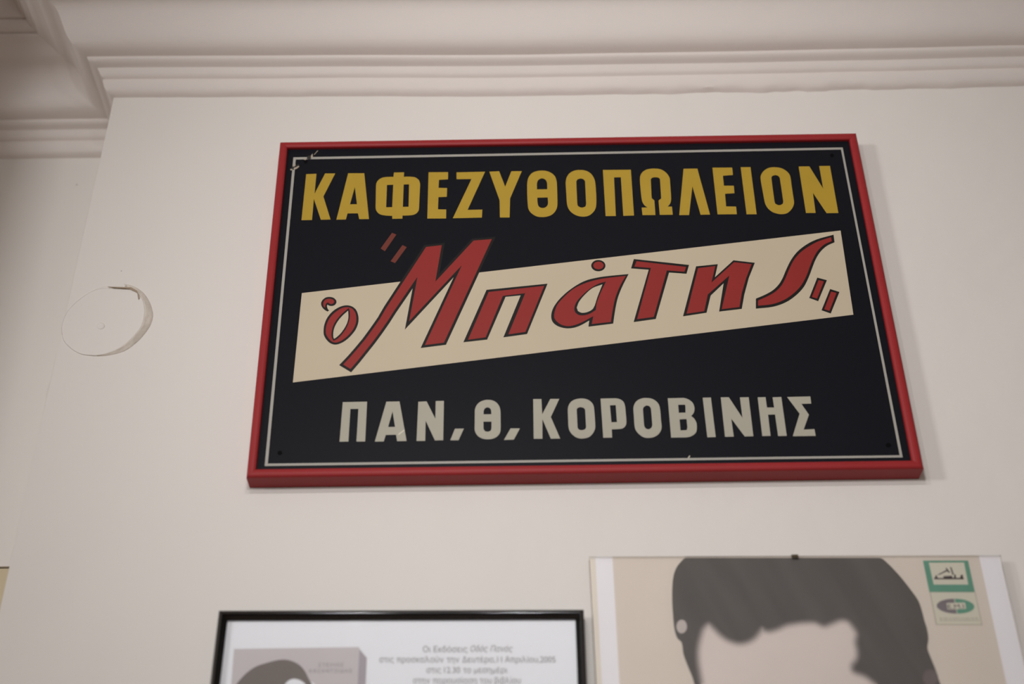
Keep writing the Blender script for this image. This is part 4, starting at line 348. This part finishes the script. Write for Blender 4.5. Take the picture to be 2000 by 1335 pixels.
def fit_text(name, s, pts, y, m, parent, shear=0.0, spacing=1.0, word=0.38):
    """lettering fitted between two base points (mm) with cap height up to the third point"""
    def area(r):
        return 0.5 * sum(r[i][0] * r[(i + 1) % len(r)][1] - r[(i + 1) % len(r)][0] * r[i][1] for i in range(len(r)))
    def inside(p, r):
        c = False
        for i in range(len(r)):
            (ax, ay), (bx, by) = r[i], r[i - 1]
            if (ay > p[1]) != (by > p[1]) and p[0] < (bx - ax) * (p[1] - ay) / (by - ay) + ax:
                c = not c
        return c
    def outlines(word):
        cu = bpy.data.curves.new(name, 'FONT')
        cu.body = word
        cu.size = 1.0
        cu.shear = shear
        cu.space_character = spacing
        t = bpy.data.objects.new(name + '_src', cu)
        COL.objects.link(t)
        crv = t.to_curve(bpy.context.evaluated_depsgraph_get())
        out = []
        for sp in crv.splines:
            P = sp.bezier_points
            r = []
            for i in range(len(P)):
                a, b = P[i], P[(i + 1) % len(P)]
                straight = a.handle_right_type == 'VECTOR' and b.handle_left_type == 'VECTOR'
                for k in range(1 if straight else 5):
                    u = k / 5
                    q = a.co * (1 - u) ** 3 + a.handle_right * 3 * u * (1 - u) ** 2 + b.handle_left * 3 * u * u * (1 - u) + b.co * u ** 3
                    if not r or (Vector(r[-1]) - Vector((q.x, q.y))).length > 1e-4:
                        r.append((q.x, q.y))
            # a contour that touches itself: split off the eye as a ring of its own
            cut = next(((i, j) for i in range(len(r)) for j in range(i + 3, len(r) - 3)
                        if (Vector(r[i]) - Vector(r[j])).length < 2e-4), None)
            if cut:
                i, j = cut
                out.append(r[i:j])
                r = r[:i - 1] + r[j + 2:]
            if len(r) > 2:
                out.append(r)
        t.to_curve_clear()
        bpy.data.objects.remove(t)
        return out
    rings, cur = [], 0.0
    for word_ in s.split(' '):
        ol = outlines(word_)
        w0 = min(p[0] for r in ol for p in r)
        rings += [[(p[0] - w0 + cur, p[1]) for p in r] for r in ol]
        cur = max(p[0] for r in rings for p in r) + word + (0.22 if word_.endswith(',') else 0)
    xs = [p[0] for r in rings for p in r]
    x0, x1 = min(xs), max(xs)
    A, B, H = (Vector(p) for p in pts)
    ex, ez = (B - A) / (x1 - x0), (H - A) / 0.73
    def is_hole(r):
        return any(o is not r and area(o) * area(r) < 0 and abs(area(o)) > abs(area(r)) and inside(r[0], o) for o in rings)
    holes = [r for r in rings if is_hole(r)]
    outer = [r for r in rings if not is_hole(r)]
    v, f = [], []
    for i, r in enumerate(outer):
        cu = bpy.data.curves.new(name, 'CURVE')
        cu.dimensions = '2D'
        cu.fill_mode = 'BOTH'
        for q in [r] + [h for h in holes if inside(h[0], r)]:
            sp = cu.splines.new('POLY')
            sp.points.add(len(q) - 1)
            for k, p in enumerate(q):
                sp.points[k].co = (p[0], p[1], 0, 1)
            sp.use_cyclic_u = True
        t = bpy.data.objects.new(name + '_src', cu)
        COL.objects.link(t)
        me = bpy.data.meshes.new_from_object(t.evaluated_get(bpy.context.evaluated_depsgraph_get()))
        bpy.data.objects.remove(t)
        yy = y - 0.000012 * (i % 3)
        n = len(v)
        for w_ in me.vertices:
            p = A + ex * (w_.co.x - x0) + ez * w_.co.y
            v.append((p.x / 1000, yy, p.y / 1000))
        for p in me.polygons:
            q = [n + k for k in p.vertices]
            f.append(q if p.normal.z > 0 else q[::-1])
        bpy.data.meshes.remove(me)
    return obj(name, v, f, m, parent)

# ------------------------------------------------------------------ the setting
XE_TOP, XE_BOT = -0.693, -0.765      # the plaster corner is not quite plumb
D = 0.137                            # depth of the recess
ZC = 3.144                           # underside of the cornice
ZCEIL = ZC + 0.186
WX0, WX1, WY0 = -4.6, 2.3, -6.0
NX, NY = -1.18, -0.24                # corner of the unseen block added to shade the recess

def edge_x(z):
    return XE_TOP + (z - ZC) * 0.0226 if z < ZC else XE_TOP

def grid_wall(name, x_of, zs, n, y, m, amp=0.0):
    v, f = [], []
    for z in zs:
        a, b = x_of(z)
        for i in range(n + 1):
            x = a + (b - a) * (i / n)
            d = amp * noise.noise(Vector((x * 1.6, z * 1.6, 3.1))) if 0 < i < n else 0
            v.append((x, y + d, z))
    for r in range(len(zs) - 1):
        for i in range(n):
            k = r * (n + 1) + i
            f.append((k, k + 1, k + n + 2, k + n + 1))
    return v, f

zs = [i * 0.1 for i in range(33)] + [3.25, ZCEIL + 0.02]
v, f = grid_wall('wall_north', lambda z: (edge_x(z), WX1), zs, 40, 0.0, M['wall'], 0.0)
# the returned side of the projecting wall
base = len(v)
for z in zs:
    v.append((edge_x(z), D + 0.25, z))
for r in range(len(zs) - 1):
    f.append((base + r, r * 41, (r + 1) * 41, base + r + 1))
structure(obj('wall_north', v, f, M['wall']))

ZL = 2.4247
v, f = box(NX - 0.05, -0.66, D, D + 0.30, ZL, ZCEIL + 0.02)
structure(obj('wall_alcove', v, f, M['wall']))
v, f = box(NX - 0.05, -0.66, D + 0.004, D + 0.30, ZL - 0.16, ZL - 0.0012)
structure(obj('trim_2', v, f, M['lining']))
v, f = box(NX - 0.05, -0.66, D + 0.27, D + 0.30, 0, ZL - 0.16)
structure(obj('door_1', v, f, M['lining']))
v, f = box(WX0, NX, NY, D + 0.30, 0, ZCEIL + 0.02)
structure(obj('light_blocker', v, f, M['wall']))  # out-of-view mass, added to keep the left-hand light off the recess
v, f = box(WX0, WX1, WY0, D + 0.3, -0.05, 0.0)
structure(obj('floor', v, f, M['floor']))
v, f = box(WX0, WX1, WY0, D + 0.3, ZCEIL, ZCEIL + 0.05)
structure(obj('ceiling', v, f, M['ceil']))
v, f = box(WX0 - 0.05, WX0, WY0, D + 0.3, 0, ZCEIL)
structure(obj('wall_west', v, f, M['dado']))
v, f = box(WX1, WX1 + 0.05, WY0, D + 0.3, 0, ZCEIL)
structure(obj('wall_east', v, f, M['dado']))
v, f = box(WX0, WX1, WY0 - 0.05, WY0, 0, ZCEIL)
structure(obj('wall_south', v, f, M['dado']))

# cornice: one run of plaster moulding, mitred round the recess
PROF = [(-0.001, -0.005), (-0.001, -0.0010), (0.0045, 0.0004), (0.0085, 0.0024), (0.0116, 0.0062), (0.0138, 0.0108), (0.0154, 0.0158), (0.0163, 0.0205), (0.0162, 0.0222),
        (0.0136, 0.0238), (0.0160, 0.0252), (0.0186, 0.0268), (0.0208, 0.0300), (0.0227, 0.0335), (0.0243, 0.0366), (0.0250, 0.0384),
        (0.0268, 0.0392), (0.0300, 0.0401), (0.0335, 0.0414), (0.0366, 0.0434), (0.0380, 0.0450), (0.0387, 0.0468), (0.0388, 0.0484),
        (0.0378, 0.0496), (0.0440, 0.0506), (0.0500, 0.0520), (0.0560, 0.0548), (0.0615, 0.0602), (0.0660, 0.0670), (0.0700, 0.0755),
        (0.0735, 0.0845), (0.0772, 0.0935), (0.0810, 0.1020), (0.0855, 0.1090), (0.0910, 0.1140), (0.0975, 0.1165), (0.1040, 0.1178),
        (0.1110, 0.1205), (0.1190, 0.1268), (0.1280, 0.1318), (0.1365, 0.1340), (0.1390, 0.1362), (0.1394, 0.1392), (0.1375, 0.1404),
        (0.1440, 0.1408), (0.1500, 0.1440), (0.1535, 0.1490), (0.1550, 0.1525), (0.1554, 0.1548), (0.1535, 0.1556), (0.1600, 0.1560),
        (0.1640, 0.1600), (0.1690, 0.1680), (0.1760, 0.1755), (0.1840, 0.1800), (0.1950, 0.1815), (0.2000, 0.1870)]
SAG = [(-0.693, 0.0), (-0.397, -0.003), (-0.082, -0.0075), (0.2326, -0.0065), (0.47, -0.0042), (0.7075, -0.0008), (2.3, 0.004)]
def sag(x):
    for (a, za), (b, zb) in zip(SAG, SAG[1:]):
        if a <= x <= b:
            t = (x - a) / (b - a); t = t * t * (3 - 2 * t)
            return za + (zb - za) * t
    return 0.0
path = []     # (x, y, dx, dy, dz): offset direction per unit of projection
nleft, nmain = 24, 420
path += [(WX0, NY, 0, -1, 0), (NX, NY, 1, -1, 0), (NX, 0.5 * (NY + D), 1, 0, 0), (NX, D, 1, -1, 0)]
for i in range(1, nleft):
    x = NX + 0.2 + (XE_TOP - 0.2 - NX - 0.2) * i / nleft
    path.append((x, D, 0, -1, 0.0015 * math.sin(math.pi * i / nleft)))
path.append((XE_TOP, D, -1, -1, 0))
path.append((XE_TOP, D * 0.5, -1, 0, 0))
path.append((XE_TOP, 0, -1, -1, 0))
for i in range(1, nmain + 1):
    x = XE_TOP + (WX1 - XE_TOP) * (i / nmain) ** 1.15
    path.append((x, 0, 0, -1, sag(x)))
v, f = [], []
K = len(PROF)
for (x, y, dx, dy, dz) in path:
    for j, (p, h) in enumerate(PROF):
        hz, pp = h, p
        if y == 0 and dx == 0:
            rag = max(0, 1 - abs(x - 0.35) / 0.30)
            fade = min(1.0, (x - XE_TOP) / 0.2)
            if j < 5:
                hz += ((0.0012 + 0.0050 * rag) * (noise.noise(Vector((x * 16, 0, 1.7))) + 0.6 * noise.noise(Vector((x * 55, 2, 0.3))))) * (1 - j / 5) * fade
                pp += (0.0008 + 0.0022 * rag) * noise.noise(Vector((x * 30, 5, j * 2.0))) * (j > 0) * fade
            if j < 25:
                pp += 0.0007 * noise.noise(Vector((x * 7, j * 0.23, 4.0))) * fade * (j > 0)
        v.append((x + dx * pp, y + dy * max(pp, -0.001), ZC + hz + dz))
for i in range(len(path) - 1):
    for j in range(K - 1):
        a = i * K + j
        f.append((a, a + K, a + K + 1, a + 1))
co = structure(obj('trim_1', v, f, M['cornice'], None, True))
for e in co.data.polygons:
    e.use_smooth = True
md = co.modifiers.new('edge', 'EDGE_SPLIT'); md.split_angle = math.radians(38)

# ------------------------------------------------------------------ the enamel sign in its red frame
SO = (-0.001, 0, 2.462)
sign = thing('cafe_sign', 'large dark navy painted sign with yellow Greek heading in a red frame', 'sign', SO)
YP = -0.0235
frame_bars(DATA['sign_outer'], DATA['sign_inner'],
           [(0.0, -0.0008), (0.0, -0.0262), (0.05, -0.0276), (0.14, -0.0288), (0.28, -0.0295), (0.5, -0.0297), (0.72, -0.0294), (0.88, -0.0286),
            (0.97, -0.0276), (1.0, -0.0262), (1.0, -0.0185), (0.6, -0.0185), (0.6, -0.0008)], M['red'], sign)
po = DATA['sign_outer']; pi_ = DATA['sign_inner']
mid = [(a[0] + (b[0] - a[0]) * 0.66, a[1] + (b[1] - a[1]) * 0.66) for a, b in zip(po, pi_)]
# the tin panel itself runs under the lip of the frame; the lip covers its rim
panel_outer = [(b[0] + (a[0] - b[0]) * -0.0, b[1] + (a[1] - b[1]) * -0.0) for a, b in zip(po, pi_)]
grow = 0.02
panel = print_sheet('panel', [[(b[0] - (a[0] - b[0]) * grow, b[1] - (a[1] - b[1]) * grow) for a, b in zip(po, pi_)]], YP, YP + 0.003, M['panel'], sign)
L1, L2, L3, BK = YP - 0.00012, YP - 0.00024, YP - 0.00036, YP - 0.00001
print_sheet('border_stripe', DATA['stripe'], L1, BK, M['stripe'], panel)
for g in DATA['heading']:
    print_sheet('heading_letter', g, L1, BK, M['yellow'], panel)
for g in DATA['owner']:
    print_sheet('name_letter', g, L1, BK, M['grey'], panel)
print_sheet('banner', DATA['banner'], L1, BK, M['cream'], panel)
def two_tone(name, out, fill):
    v1, f1 = sheet(out, L2, L1 - 0.00001)
    v2, f2 = sheet(fill, L3, L2 - 0.00001)
    n = len(v1)
    o = obj(name, v1 + v2, f1 + [tuple(i + n for i in q) for q in f2], [M['outline'], M['scriptred']], panel)
    for k, p in enumerate(o.data.polygons):
        p.material_index = 0 if k < len(f1) else 1
    return o
for out, fill in DATA['script']:
    two_tone('script_letter', out, fill)
for out, fill in DATA['quote']:
    two_tone('quotation_mark', out, fill)
for g in DATA['quote_dull']:
    print_sheet('quotation_mark', g, L1, BK, M['dullred'], panel)['label'] = 'dull brownish red quotation mark'
for g in DATA['chip_dark']:
    print_sheet('paint_chip', [g], L2, BK, M['chipdark'], panel)
for g in DATA['chip_pale']:
    print_sheet('paint_chip', [g], L3, BK, M['chippale'], panel)['label'] = 'pale chipped spot'
for g in DATA['hole']:
    print_sheet('screw_hole', [g], L3, BK, M['hole'], panel)
for g in DATA['scratch']:
    print_sheet('scratch', [g], L2, BK, M['stamp'], panel)

# ------------------------------------------------------------------ black framed announcement
BO = (-0.232, 0, 1.93)
bp = thing('framed_announcement', 'white printed announcement with a book picture in a thin black frame', 'picture', BO)
bo = [(-212.0, 357.4), (221.0, 351.4), (218.2, 5.0), (-216.5, 11.0)]
bi = [(-201.8, 347.6), (210.8, 341.9), (208.0, 15.0), (-206.3, 21.0)]
frame_bars(bo, bi, [(0.0, -0.0008), (0.0, -0.0205), (0.05, -0.0226), (0.12, -0.0237), (0.20, -0.0240), (0.47, -0.0240), (0.51, -0.0234), (0.57, -0.0215),
                    (0.8, -0.0190), (0.93, -0.0172), (1.0, -0.0160), (1.0, -0.0147), (0.7, -0.0147), (0.7, -0.0008)], M['black'], bp)
for o in bp.children:
    for p in o.data.polygons:
        p.use_smooth = True
    o.modifiers.new('edge', 'EDGE_SPLIT').split_angle = math.radians(30)
shrink = lambda q, d: [(q[0][0] + d, q[0][1] - d), (q[1][0] - d, q[1][1] - d), (q[2][0] - d, q[2][1] + d), (q[3][0] + d, q[3][1] + d)]
print_sheet('backing_board', [shrink(bi, -2.0)], -0.012, -0.0012, M['board'], bp)
pp = print_sheet('paper_sheet', [shrink(bi, -2.0)], -0.0130, -0.0122, M['paper'], bp)
print_sheet('glass_pane', [shrink(bi, -2.0)], -0.0145, -0.0137, M['glass'], bp)
Y1, Y2, Y3, YB = -0.01308, -0.01316, -0.01324, -0.013005
low = lambda q, z: [q[0], q[1], (q[2][0] + (q[2][0] - q[1][0]) * 2, z), (q[3][0] + (q[3][0] - q[0][0]) * 2, z)]
print_sheet('book_cover_picture', [low(DATA['book'], 120)], Y1, YB, M['bookcover'], pp)
print_sheet('book_spine_picture', [low(DATA['spine'], 124)], Y1, YB, M['bookspine'], pp)
print_sheet('printed_hair', DATA['bhair'], Y2, YB, M['bookhair'], pp)
bh = DATA['bhair'][0]
cx = sum(p[0] for p in bh) / len(bh)
print_sheet('printed_face', [[(cx + 16 + 34 * math.cos(t * math.pi / 12), 232 + 44 * math.sin(t * math.pi / 12)) for t in range(24)]], Y2 + 0.00003, YB, M['paper'], pp)
for s, pts in DATA['btext']:
    caps = s.isupper()
    fit_text('printed_line', s, pts, Y3, M['bookink'] if caps else M['ink'], pp, 0.25 if s.startswith('Οδός') else 0.0, 1.25 if caps else 1.0, 0.38)

# ------------------------------------------------------------------ frameless clip frame with the record sleeve
WO = (0.25, 0, 1.86)
cf = thing('clip_frame_portrait', 'frameless glass clip frame holding a faded record sleeve of a dark haired man', 'picture', WO)
wq = [(-251.0, 492.9), (250.2, 486.2), (250.0, 4.0), (-250.0, 10.0)]
print_sheet('backing_board', [shrink(wq, 0.3)], -0.0118, -0.004, M['board'], cf)
for sx in (-170, 170):      # spacers that hold the board off the wall
    v, f = box(sx / 1000 - 0.01, sx / 1000 + 0.01, -0.004, -0.0008, 0.36, 0.40)
    obj('spacer', v, f, M['board'], cf)
mt = print_sheet('mount_card', [shrink(wq, 0.5)], -0.01245, -0.0118, M['mountedge'], cf)
W1, W2, W3, W4, W5, WB = -0.01252, -0.01259, -0.01266, -0.01273, -0.0128, -0.012455
ins = shrink(wq, 0.6)
sl = DATA['sleeve']
top = lambda x: ins[0][1] + (ins[1][1] - ins[0][1]) * (x - ins[0][0]) / (ins[1][0] - ins[0][0])
print_sheet('mount_strip', [[(sl[0][0] - 21, top(sl[0][0] - 21)), (sl[0][0] + 1, top(sl[0][0])), (sl[3][0] + 1, 10), (sl[3][0] - 21, 10)]], W1, WB, M['mount'], mt)
print_sheet('mount_strip', [[(sl[1][0] - 1, top(sl[1][0])), (ins[1][0] - 0.3, top(ins[1][0] - 0.3)), (ins[2][0] - 0.3, 10), (sl[2][0] - 1, 10)]], W1, WB, M['mount'], mt)
pr = print_sheet('record_sleeve', [[sl[0], sl[1], (sl[2][0] + (sl[2][0] - sl[1][0]) * 1.6, 20), (sl[3][0] + (sl[3][0] - sl[0][0]) * 1.6, 20)]], W2, WB, M['sleeve'], cf)
print_sheet('printed_hair', DATA['hair'], W3 - 0.00004, W2, M['hair'], pr)
print_sheet('printed_forehead', DATA['skin'], W3 + 0.00003, W2, M['skin'], pr)
hl = DATA['hairline']
nrm = []
for i in range(len(hl)):
    p, q = hl[max(i - 3, 0)], hl[min(i + 3, len(hl) - 1)]
    d = Vector((q[0] - p[0], q[1] - p[1])).normalized()
    nrm.append((d.y, -d.x))                       # towards the forehead
for k, (w0, w1, mm) in enumerate(((-3.0, -0.8, 'fringe0'), (-0.8, 1.4, 'fringe1'), (1.4, 3.6, 'fringe2'), (3.6, 6.0, 'fringe3'))):
    v, f = [], []
    for i, p in enumerate(hl):
        yy = W3 - 0.00006 - 0.000004 * (i % 2) - 0.00001 * (3 - k)
        v += [(((p[0] + nrm[i][0] * w_) / 1000), yy, (p[1] + nrm[i][1] * w_) / 1000) for w_ in (w0, w1)]
    for i in range(len(hl) - 1):
        f.append((2 * i, 2 * i + 1, 2 * i + 3, 2 * i + 2))
    obj('printed_hairline', v, f, M[mm], pr)
sk = DATA['skin'][0]
zmin = min(p[1] for p in sk); xs_ = [p[0] for p in sk if p[1] < zmin + 12]
fx0, fx1 = min(xs_), max(xs_)
fc = (fx0 + fx1) / 2; fw = (fx1 - fx0) / 2 + 6
print_sheet('printed_face', [[(fc + fw * math.cos(t * math.pi / 20) * (1 if math.sin(t * math.pi / 20) > -0.2 else 0.96), zmin + 2 + (6 if math.sin(t * math.pi / 20) > 0 else 215) * math.sin(t * math.pi / 20)) for t in range(40)]], W3 + 0.00004, W2, M['skin'], pr)
for sgn in (-1, 1):
    print_sheet('printed_eyebrow', [[(fc + sgn * 22, zmin - 52), (fc + sgn * 62, zmin - 44), (fc + sgn * 92, zmin - 56), (fc + sgn * 62, zmin - 54)]], W4, W2, M['hair'], pr)
    print_sheet('printed_eye', [[(fc + sgn * 28 + 40 * sgn * (k / 11), zmin - 78 + (6 if k else 0) * math.sin(math.pi * k / 11)) for k in range(12)] + [(fc + sgn * 68 - 40 * sgn * (k / 11), zmin - 78 - 5 * math.sin(math.pi * k / 11)) for k in range(1, 11)]], W4, W2, M['hair'], pr)
print_sheet('printed_nose', [[(fc - 16, zmin - 128), (fc, zmin - 136), (fc + 16, zmin - 128), (fc, zmin - 131)]], W4, W2, M['earlow'], pr)
print_sheet('printed_mouth', [[(fc - 34, zmin - 164), (fc, zmin - 159), (fc + 34, zmin - 164), (fc, zmin - 174)]], W4, W2, M['earlow'], pr)
print_sheet('printed_ear', [DATA['ear'][0]], W4, W2, M['ear'], pr)
print_sheet('printed_ear', [DATA['ear'][1]], W4, W2, M['earlow'], pr)
print_sheet('stamp_paper', [DATA['st_box']], W3, W2, M['stamp'], pr)
print_sheet('stamp_outline', DATA['st_line'], W4, W2, M['stampline'], pr)
print_sheet('stamp_window', [DATA['st_win']], W3, W2, M['stamp'], pr)
print_sheet('stamp_border', DATA['st_green'], W4, W2, M['green'], pr)
v, f = [], []
for q in DATA['emblem']:
    a, b = sheet([q], W4, W2)
    f += [tuple(i + len(v) for i in t) for t in b]; v += a
obj('emblem', v, f, M['emblem'], pr)
print_sheet('oval_emblem', [DATA['oval'][0]], W4, W2, M['ovalgrey'], pr)
print_sheet('oval_emblem', [DATA['oval'][1]], W4, W2, M['green'], pr)['label'] = 'green half of the oval'
print_sheet('oval_plate', [DATA['plate']], W4 - 0.00005, W2, M['stamp'], pr)
fit_text('oval_lettering', DATA['emi'][0], DATA['emi'][1], W5 - 0.00005, M['emblem'], pr)
v, f = [], []
for q in DATA['dash']:
    a, b = sheet([q], W4, W2)
    f += [tuple(i + len(v) for i in t) for t in b]; v += a
obj('faint_small_print', v, f, M['dash'], pr)
print_sheet('glass_pane', [wq], -0.0160, -0.0135, M['glass'], cf)
# spring clip hooked over the glass at the top edge
cx0, cx1, ct, cb = -0.0048, 0.0032, 0.4920, 0.4866
zt = 0.4897
P = [(-0.0035, zt + 0.0012), (-0.0172, zt + 0.0012), (-0.0176, zt + 0.0008), (-0.0176, zt - 0.0026), (-0.0166, zt - 0.0026), (-0.0164, zt + 0.0002), (-0.0035, zt + 0.0002)]
k = len(P)
v = [(cx0, y, z) for y, z in P] + [(cx1, y, z) for y, z in P]
f = [(j, (j + 1) % k, (j + 1) % k + k, j + k) for j in range(k)] + [tuple(range(k - 1, -1, -1)), tuple(range(k, 2 * k))]
obj('spring_clip', v, f, M['clip'], cf)

# ------------------------------------------------------------------ painted-over junction box cover
JO = (-0.6475, 0, 2.723)
jb = thing('junction_box_cover', 'round painted-over junction box cover in cracked plaster left of the sign', 'wall cover', JO)
lid, rim = DATA['lid'], DATA['rim']
xmin = min(p[0] for p in lid); xmax = max(p[0] for p in lid)
def lift(p):                       # the lid stands a little proud on its right-hand side
    t = (p[0] - xmin) / (xmax - xmin)
    return -(0.0007 + 0.0052 * t * t)
def toward(p, k):
    return (p[0] * k, p[1] * k)
n = len(lid)
rings = [[toward(p, s) for p in lid] for s in (0.997, 0.5, 0.2)]
v = []
for i, rg in enumerate(rings):
    for p in rg:
        v.append((p[0] / 1000, lift(p) - (0 if i else -0.0002), p[1] / 1000))
v.append((0, lift((0, 0)), 0))
f = []
for r_ in range(2):
    for i in range(n):
        a, b = r_ * n + i, r_ * n + (i + 1) % n
        f.append((a, b, b + n, a + n))
for i in range(n):
    f.append((2 * n + i, 2 * n + (i + 1) % n, 3 * n))
o = obj('lid', v, f, M['wall'], jb, True)
bm = bmesh.new(); bm.from_mesh(o.data); bmesh.ops.recalc_face_normals(bm, faces=bm.faces)
if sum(q.normal.y for q in bm.faces) > 0:
    bmesh.ops.reverse_faces(bm, faces=bm.faces)
bm.to_mesh(o.data); bm.free()
# plaster filler round the lid: from the lid's edge, over a lip, down to the wall
v = []
for i in range(n):
    a, b = lid[i], rim[i]
    for s, y in ((0.0, lift(a) + 0.0003), (0.0, lift(a) - 0.0002), (0.25, lift(a) * 0.85), (0.7, lift(a) * 0.3), (1.0, -0.0002), (1.04, 0.0006)):
        x = a[0] + (b[0] - a[0]) * s; z = a[1] + (b[1] - a[1]) * s
        if s == 0.0:
            x *= 0.999 if y > lift(a) else 1.004; z *= 0.999 if y > lift(a) else 1.004
        y += 0.0004 * noise.noise(Vector((x * 0.35, z * 0.35, 1))) * (0 < s < 1) * min(1, -lift(a) / 0.003)
        v.append((x / 1000, y, z / 1000))
f = []
for i in range(n):
    for j in range(5):
        a, b = i * 6 + j, ((i + 1) % n) * 6 + j
        f.append((a, b, b + 1, a + 1))
o = obj('plaster_rim', v, f, [M['wall'], M['stain']], jb, True)
for q in o.data.polygons:
    c = q.center
    if c.x > 0.0:
        q.material_index = 1
bm = bmesh.new(); bm.from_mesh(o.data); bmesh.ops.recalc_face_normals(bm, faces=bm.faces)
if sum(q.normal.y for q in bm.faces) > 0:
    bmesh.ops.reverse_faces(bm, faces=bm.faces)
bm.to_mesh(o.data); bm.free()
cp = DATA['cap']; ccx = sum(p[0] for p in cp) / len(cp); ccz = sum(p[1] for p in cp) / len(cp)
yl = lift((ccx, ccz))
v = []
for s, y in ((1.12, yl + 0.0004), (1.0, yl - 0.0005), (0.8, yl - 0.0012), (0.4, yl - 0.0012)):
    v += [((ccx + (p[0] - ccx) * s) / 1000, y, (ccz + (p[1] - ccz) * s) / 1000) for p in cp]
m_ = len(cp)
f = [(r_ * m_ + i, r_ * m_ + (i + 1) % m_, (r_ + 1) * m_ + (i + 1) % m_, (r_ + 1) * m_ + i) for r_ in range(3) for i in range(m_)] + [tuple(3 * m_ + i for i in range(m_))]
o = obj('screw_cap', v, f, M['wall'], jb, True)
bm = bmesh.new(); bm.from_mesh(o.data); bmesh.ops.recalc_face_normals(bm, faces=bm.faces)
if sum(q.normal.y for q in bm.faces) > 0:
    bmesh.ops.reverse_faces(bm, faces=bm.faces)
bm.to_mesh(o.data); bm.free()
for q in DATA['tear']:
    y = lift(q[2]) - 0.0012
    print_sheet('torn_paint', [q], y, y + 0.0005, M['wall'], jb)
for q in DATA['crack']:
    y = min(lift(p) for p in q) - 0.0009
    print_sheet('crack', [q], y, y + 0.0004, M['crack'], jb)
